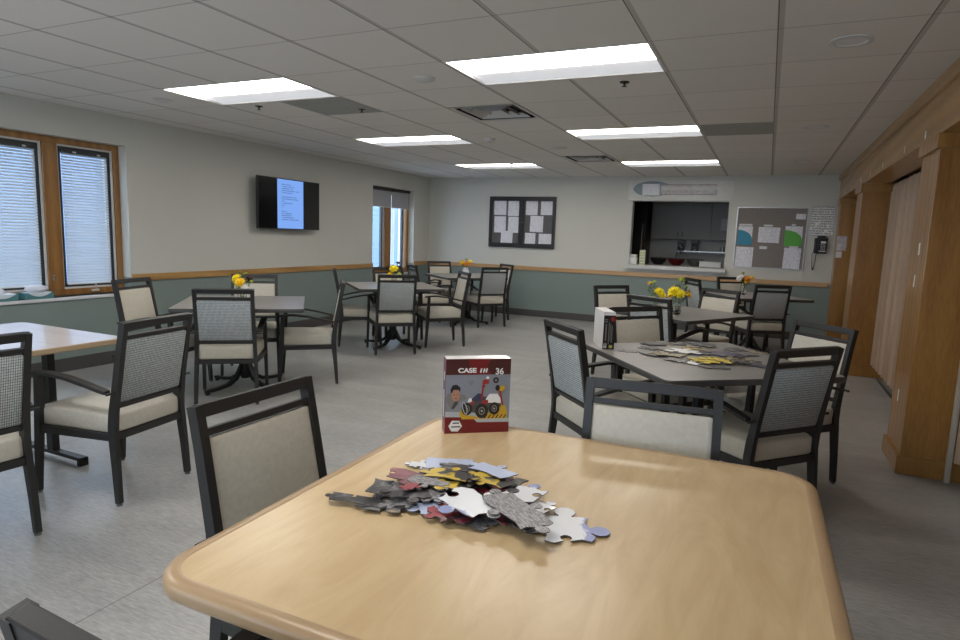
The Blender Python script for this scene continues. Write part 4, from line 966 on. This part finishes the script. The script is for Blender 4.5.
PILE1 = [
    (-0.709, 1.235, 0.107, 0.091, 67, 'yellow', 11, 0.0003, 'mottled piece buried low in the heap, edge barely showing'),
    (-0.659, 1.244, 0.114, 0.092, 109, 'red', 12, 0.0029, 'mottled piece buried low in the heap, edge barely showing'),
    (-0.610, 1.227, 0.108, 0.085, 179, 'red', 13, 0.0055, 'mottled piece buried low in the heap, edge barely showing'),
    (-0.529, 1.304, 0.116, 0.091, 71, 'dark', 14, 0.0081, 'mottled piece buried low in the heap, edge barely showing'),
    (-0.542, 1.247, 0.107, 0.083, 167, 'red', 15, 0.0003, 'mottled piece buried low in the heap, edge barely showing'),
    (-0.740, 1.338, 0.122, 0.093, 12, 'yellow', 16, 0.0029, 'mottled piece buried low in the heap, edge barely showing'),
    (-0.760, 1.226, 0.101, 0.096, 148, 'grey', 17, 0.0055, 'mottled piece buried low in the heap, edge barely showing'),
    (-0.633, 1.355, 0.114, 0.094, 158, 'red', 18, 0.0081, 'mottled piece buried low in the heap, edge barely showing'),
    (-0.565, 1.423, 0.112, 0.096, 80, 'dark', 19, 0.0003, 'mottled piece buried low in the heap, edge barely showing'),
    (-0.639, 1.427, 0.126, 0.082, 24, 'dark', 20, 0.0029, 'mottled piece buried low in the heap, edge barely showing'),
    (-0.725, 1.410, 0.108, 0.093, 140, 'grey', 21, 0.0055, 'mottled piece buried low in the heap, edge barely showing'),
    (-0.497, 1.290, 0.113, 0.097, 103, 'yellow', 22, 0.0081, 'mottled piece buried low in the heap, edge barely showing'),
    (-0.812, 1.410, 0.060, 0.050, 10, 'white', 72, 0.0040, 'small white tab of a piece left of the pale blue one'),
    (-0.535, 1.192, 0.110, 0.060, -25, 'grey', 73, 0.0040, 'grey piece at the front edge casting a shadow'),
    (-0.748, 1.146, 0.100, 0.070, 25, 'mix', 74, 0.0080, 'dark mottled piece at the lower left edge of the heap'),
    (-0.447, 1.226, 0.100, 0.060, -30, 'mix', 75, 0.0080, 'dark edge piece low at the right front'),
    (-0.586, 1.314, 0.110, 0.090, 5, 'mix', 76, 0.0080, 'mottled piece buried in the middle of the heap'),
    (-0.723, 1.180, 0.090, 0.060, 60, 'grey', 77, 0.0100, 'grey piece leaning out of the lower left edge'),
    (-0.648, 1.185, 0.080, 0.070, 40, 'blue', 78, 0.0100, 'blue and white piece at the front of the heap'),
    (-0.574, 1.190, 0.100, 0.070, -20, 'maroon', 79, 0.0100, 'maroon piece half buried at the front of the heap'),
    (-0.350, 1.244, 0.125, 0.125, -70, 'white', 80, 0.0040, 'large white and lavender piece, rightmost of the heap'),
    (-0.740, 1.437, 0.135, 0.099, 20, 'blue', 81, 0.0120, 'pale blue piece at the top left of the heap'),
    (-0.572, 1.353, 0.130, 0.070, -18, 'yellow', 82, 0.0300, 'yellow edged piece right of the middle of the heap'),
    (-0.820, 1.133, 0.130, 0.045, 12, 'dark', 83, 0.0120, 'long dark piece pointing left, outermost on that side'),
    (-0.610, 1.171, 0.080, 0.060, -35, 'red', 84, 0.0120, 'red piece low at the front of the heap'),
    (-0.654, 1.294, 0.120, 0.080, -12, 'yellow', 85, 0.0300, 'lower yellow and black piece in the middle of the heap'),
    (-0.737, 1.358, 0.100, 0.070, 15, 'mix', 86, 0.0140, 'brown and grey piece under the pale blue one'),
    (-0.423, 1.296, 0.060, 0.060, -20, 'white', 87, 0.0160, 'small white tab beside the rightmost piece'),
    (-0.680, 1.318, 0.130, 0.080, 5, 'yellow', 88, 0.0340, 'yellow and black piece in the middle of the heap'),
    (-0.500, 1.218, 0.150, 0.060, -32, 'red', 89, 0.0180, 'long red piece below the white and lavender one'),
    (-0.684, 1.411, 0.120, 0.050, -10, 'mix', 90, 0.0200, 'thin dark piece under the lavender grey one'),
    (-0.571, 1.370, 0.120, 0.080, -25, 'red', 91, 0.0220, 'red and black striped piece right of the yellow ones'),
    (-0.763, 1.211, 0.130, 0.090, 15, 'dark', 92, 0.0220, 'charcoal piece at the left of the heap'),
    (-0.677, 1.226, 0.080, 0.070, -30, 'grey', 93, 0.0220, 'grey piece left of the white and lavender one'),
    (-0.479, 1.332, 0.100, 0.090, -10, 'white', 94, 0.0240, 'round white piece behind the grey furry one'),
    (-0.722, 1.209, 0.110, 0.090, 30, 'dark', 95, 0.0260, 'charcoal speckled piece in front of the maroon one'),
    (-0.640, 1.343, 0.102, 0.076, -5, 'dark', 96, 0.0200, 'dark piece above the yellow ones'),
    (-0.751, 1.280, 0.150, 0.070, 5, 'maroon', 97, 0.0280, 'maroon oblong piece at the left of the heap'),
    (-0.693, 1.263, 0.110, 0.050, 0, 'grey', 98, 0.0300, 'lavender grey sliver below the maroon piece'),
    (-0.588, 1.401, 0.128, 0.064, -20, 'blue', 99, 0.0340, 'lavender grey piece lying across the top of the heap'),
    (-0.561, 1.203, 0.145, 0.100, 160, 'white', 100, 0.0340, 'large white and lavender piece on top of the heap'),
    (-0.728, 1.213, 0.045, 0.040, 10, 'red', 101, 0.0360, 'small red piece on top of the charcoal ones'),
    (-0.453, 1.212, 0.190, 0.085, -35, 'grey', 102, 0.0380, 'long furry grey piece on top at the right'),
]
for (x, y, w_, h_, a_, key, sd, z_, lab) in sorted(PILE1, key=lambda q: q[7]):
    tl = random.Random(sd); puzzle_piece(x, y, w_, h_, a_, key, sd, ' '.join(lab.split()[:15]), 'puzzle piece', G1, z0=TOP+z_, tilt=(tl.uniform(-3, 3), tl.uniform(-3, 3)) if z_ > .008 else (0, 0))
G2 = 'loose puzzle pieces spread on the grey table'
PILE2 = [
    (-0.652, 3.576, 0.114, 0.063, 20, 'grey', 200, 0.0000, 'grey piece at the left end of the spread jigsaw'),
    (-0.615, 3.720, 0.079, 0.063, -10, 'mix', 201, 0.0026, 'mottled piece near the left end'),
    (-0.598, 3.900, 0.088, 0.074, 30, 'dark', 202, 0.0052, 'dark piece at the back left'),
    (-0.538, 3.988, 0.088, 0.063, -20, 'mix', 203, 0.0000, 'mottled piece at the back left'),
    (-0.460, 4.000, 0.070, 0.053, 10, 'dark', 204, 0.0026, 'dark piece at the back centre'),
    (-0.554, 3.534, 0.079, 0.074, -30, 'grey', 205, 0.0052, 'grey piece at the front left'),
    (-0.494, 3.540, 0.079, 0.074, 15, 'tan', 206, 0.0000, 'tan piece at the front left'),
    (-0.435, 3.546, 0.088, 0.063, 40, 'tan', 207, 0.0026, 'tan piece left of the white one'),
    (-0.479, 3.699, 0.062, 0.063, 10, 'grey', 208, 0.0052, 'lavender piece left of the bright white one'),
    (-0.412, 3.708, 0.106, 0.084, -15, 'bright', 209, 0.0000, 'bright white piece at the centre'),
    (-0.325, 3.422, 0.114, 0.084, -20, 'bright', 210, 0.0026, 'bright white piece at the front'),
    (-0.394, 3.439, 0.079, 0.063, 30, 'grey', 211, 0.0052, 'grey piece in front of the white ones'),
    (-0.355, 3.906, 0.070, 0.063, 20, 'yellow', 212, 0.0000, 'yellow and black piece behind the centre'),
    (-0.343, 4.085, 0.079, 0.063, -15, 'dark', 213, 0.0026, 'dark piece at the back'),
    (-0.286, 4.040, 0.079, 0.063, 10, 'mix', 214, 0.0052, 'mottled piece at the back right of centre'),
    (-0.235, 3.833, 0.079, 0.063, -30, 'tan', 215, 0.0000, 'olive piece right of centre'),
    (-0.290, 3.757, 0.070, 0.063, 45, 'dark', 216, 0.0026, 'dark piece at the centre'),
    (-0.165, 3.771, 0.106, 0.074, -10, 'purple', 217, 0.0052, 'lavender piece right of centre'),
    (-0.276, 3.489, 0.070, 0.074, 15, 'gold', 218, 0.0000, 'golden piece joining the white one'),
    (-0.220, 3.495, 0.097, 0.084, -5, 'gold', 219, 0.0026, 'large golden piece at the front'),
    (-0.147, 3.544, 0.079, 0.074, 20, 'gold', 220, 0.0052, 'golden piece at the front right'),
    (-0.100, 3.609, 0.070, 0.063, -20, 'tan', 221, 0.0000, 'orange brown piece right of the golden ones'),
    (-0.179, 3.340, 0.079, 0.042, 5, 'mix', 222, 0.0026, 'grey piece at the front edge'),
    (-0.051, 3.851, 0.079, 0.053, 10, 'grey', 223, 0.0052, 'grey piece toward the right end'),
    (-0.072, 3.533, 0.070, 0.063, -10, 'dark', 224, 0.0000, 'dark piece toward the right front'),
    (-0.020, 3.632, 0.053, 0.053, 15, 'tan', 225, 0.0026, 'pale tan piece near the right end'),
    (0.040, 3.518, 0.106, 0.063, -25, 'purple', 226, 0.0052, 'dark purple piece at the right end'),
    (0.033, 3.984, 0.079, 0.053, 0, 'tan', 227, 0.0000, 'pale piece at the far right back'),
    (-0.122, 3.992, 0.070, 0.053, -15, 'mix', 228, 0.0026, 'mottled piece at the back right'),
]
for (x, y, w_, h_, a_, key, sd, z_, lab) in PILE2:
    x = -.35+(x+.35)*.93
    puzzle_piece(x, y, w_*1.5, h_*1.7, a_, key, sd, lab+' on the grey table', 'puzzle piece', G2, z0=TOP+z_)

# ------------------------------------------------------------------ flowers
FM = {k: mat('petal_'+k, c, .6) for k, c in dict(yellow=(.88, .72, .01, 1), deep=(.85, .55, .01, 1), maroon=(.05, .006, .012, 1), white=(.72, .70, .66, 1), orange=(.62, .22, .015, 1), green=(.08, .16, .03, 1), lime=(.42, .48, .05, 1)).items()}
def bloom_mesh(key, R, seed=1):
    rnd = random.Random(seed); bm = B()
    for ring, (n, rr, el, ln) in enumerate(((16, .30, 8, .72), (15, .24, 28, .62), (13, .17, 48, .50), (9, .10, 68, .36), (5, .04, 82, .22))):
        for k in range(n):
            a = 2*PI*k/n+ring*.4+rnd.uniform(-.1, .1); e = math.radians(el+rnd.uniform(-6, 6)); c, s = math.cos(a), math.sin(a); w = .115
            def P(u, side, dz=0): return (R*(c*(rr*.5+ln*u*math.cos(e))-s*side), R*(s*(rr*.5+ln*u*math.cos(e))+c*side), R*(ring*.07+ln*u*math.sin(e)+dz))
            v = [bm.verts.new(P(0, -w*.5)), bm.verts.new(P(.6, -w, .03)), bm.verts.new(P(1, -w*.35, -.02)), bm.verts.new(P(1, w*.35, -.02)), bm.verts.new(P(.6, w, .03)), bm.verts.new(P(0, w*.5))]
            bm.faces.new(v)
    bmesh.ops.create_uvsphere(bm, u_segments=10, v_segments=6, radius=R*.42, matrix=Matrix.Translation((0, 0, R*.12)))
    me = bpy.data.meshes.new('blossom'); bm.to_mesh(me); bm.free(); me.materials.append(FM[key]); return me
BM_ = {k: bloom_mesh(k, 1, i) for i, k in enumerate(('yellow', 'deep', 'maroon', 'white', 'orange', 'lime'))}
def leafm():
    bm = B()
    for k in range(11):
        a = k*2.4; z = .45+.045*k; c, s = math.cos(a), math.sin(a)
        bm.faces.new([bm.verts.new(p) for p in ((0, 0, z), (c*.12-s*.05, s*.12+c*.05, z+.07), (c*.30, s*.30, z+.11), (c*.12+s*.05, s*.12-c*.05, z+.05))])
    return bm
def flower(base, tip, R, key, label, group):
    b, t_ = Vector(base), Vector(tip); t = thing('flower', label, 'flower', b, 0, group); d = t_-b
    mid = Vector((d.x*.25, d.y*.25, d.z*.5)); bm = B(); tube(bm, [(0, 0, 0), mid, d], .0022, 6); link('stem', bm, FM['green'], t)
    o = bpy.data.objects.new('blossom', BM_[key]); COL.objects.link(o); o.parent = t; o.location = d; o.scale = (R*1.1, R*1.1, R*1.1)
    dirv = Vector((d.x*1.2, d.y*1.2-.03, d.z*.35+.02)).normalized(); o.rotation_euler = Vector((0, 0, 1)).rotation_difference(dirv).to_euler()
    bm = leafm(); bmesh.ops.scale(bm, vec=(d.length*.5, d.length*.5, d.length), verts=bm.verts)
    for v in bm.verts:
        u = min(1, v.co.z/d.length); q = mid*2*u*(1-u)+d*u*u; v.co = Vector((v.co.x+q.x, v.co.y+q.y, v.co.z*1.0))
    link('leaves', bm, FM['green'], t)
def vase(x, y, label, flowers, where, hh=.12, rr=.038, mt=None):
    t = thing('flower_vase', label, 'vase', (x, y, TOP), 0, 'small flower vases')
    bm = B(); prof = [(rr*.75, 0), (rr, .012), (rr, hh*.62), (rr*.72, hh*.82), (rr*.85, hh), (rr*.78, hh), (rr*.64, hh*.82), (rr*.92, hh*.6), (rr*.9, .016), (rr*.5, .010)]
    lathe(bm, prof, seg=20); link('glass_body', bm, mt or M['clear_glass'], t, smooth=60)
    bm = B(); lathe(bm, [(rr*.5, .0105), (rr*.89, .017), (rr*.89, hh*.45)], seg=20); link('water', bm, M['glass'], t)
    for k, (dx, dy, dz, R, key) in enumerate(flowers):
        nm = {'yellow': 'full yellow', 'deep': 'golden yellow', 'maroon': 'dark maroon', 'white': 'white', 'orange': 'orange', 'lime': 'small lime yellow'}[key]
        flower((x+dx*.12, y+dy*.12, TOP+.014), (x+dx, y+dy, TOP+dz), R, key, '%s blossom %s' % (nm, where), 'flowers %s' % where)
#VASES
vase(-4.065, 3.94, 'glass vase of yellow flowers on the near left grey table', [(-.025, -.03, .20, .052, 'yellow'), (.03, -.05, .17, .05, 'deep'), (.075, .01, .20, .035, 'maroon'), (.07, -.04, .125, .035, 'white'), (-.075, .0, .21, .026, 'deep'), (.02, .03, .24, .022, 'lime'), (-.04, .02, .25, .02, 'lime'), (.11, .0, .18, .018, 'lime'), (-.07, -.02, .165, .018, 'lime')], 'in the vase on the near left table')
vase(-4.05, 6.31, 'small vase with two yellow flowers on the middle left grey table', [(.015, -.03, .20, .062, 'yellow'), (-.02, -.05, .125, .055, 'deep'), (-.09, 0, .20, .042, 'maroon'), (.04, .02, .27, .035, 'maroon'), (.085, -.02, .14, .03, 'lime'), (-.05, .03, .235, .025, 'lime')], 'in the vase on the middle left table', .09)
vase(-4.28, 8.73, 'white-wrapped vase of orange and yellow flowers on the far left table', [(-.045, -.03, .20, .055, 'deep'), (.035, -.04, .19, .055, 'orange'), (.08, 0, .22, .04, 'yellow'), (-.01, .03, .25, .035, 'lime'), (-.09, .0, .22, .03, 'lime')], 'in the vase on the far left table', .13, .05, M['reflector'])
vase(-.69, 5.70, 'clear glass vase of full yellow mums, right one on the two-vase table', [(-.03, -.04, .20, .064, 'yellow'), (.02, -.05, .185, .056, 'yellow'), (-.055, -.02, .165, .045, 'deep'), (.085, -.01, .18, .04, 'deep'), (.02, .03, .30, .045, 'lime'), (-.03, .03, .255, .02, 'lime'), (.06, .02, .245, .025, 'lime'), (.09, .03, .205, .02, 'orange')], 'in the right vase on the two-vase table', .13)
vase(-.86, 5.66, 'vase half hidden behind a chair, left one on the two-vase table', [(.015, -.02, .195, .05, 'yellow'), (.04, -.03, .165, .045, 'yellow'), (-.03, -.02, .135, .025, 'lime'), (.01, -.04, .125, .022, 'lime'), (-.07, .0, .26, .03, 'deep'), (-.035, .0, .275, .025, 'lime'), (-.09, .02, .215, .015, 'lime')], 'in the left vase on the two-vase table', .09)
vase(-.24, 8.60, 'glass vase with a white and an orange flower on the far right table', [(-.05, -.03, .205, .055, 'white'), (.03, -.04, .20, .055, 'orange'), (.085, .0, .22, .045, 'deep'), (-.02, .02, .27, .03, 'lime'), (.02, -.04, .16, .028, 'deep')], 'in the vase on the far right table', .14)

# ------------------------------------------------------------------ camera, world, colour
R = ((0.90647786, 0.42083589, 0.0345693), (-0.08831481, 0.10889657, 0.99012223), (0.41291449, -0.90057687, 0.13587837))
cam = bpy.data.cameras.new('camera'); co = bpy.data.objects.new('camera', cam); COL.objects.link(co)
mw = Matrix(((R[0][0], R[1][0], R[2][0], 0), (R[0][1], R[1][1], R[2][1], 0), (R[0][2], R[1][2], R[2][2], H), (0, 0, 0, 1)))
co.matrix_world = mw; cam.sensor_width = 36; cam.lens = 616.98/960*36; cam.clip_start = .05; cam.clip_end = 200
S.camera = co
w = bpy.data.worlds.new('overcast_sky'); S.world = w; w.use_nodes = True
bg = w.node_tree.nodes['Background']; bg.inputs['Color'].default_value = (.66, .81, 1.0, 1); bg.inputs['Strength'].default_value = 3.6
S.view_settings.view_transform = 'Standard'; S.view_settings.look = 'None'; S.view_settings.gamma = 1; S.view_settings.exposure = .72
S.view_settings.use_curve_mapping = False
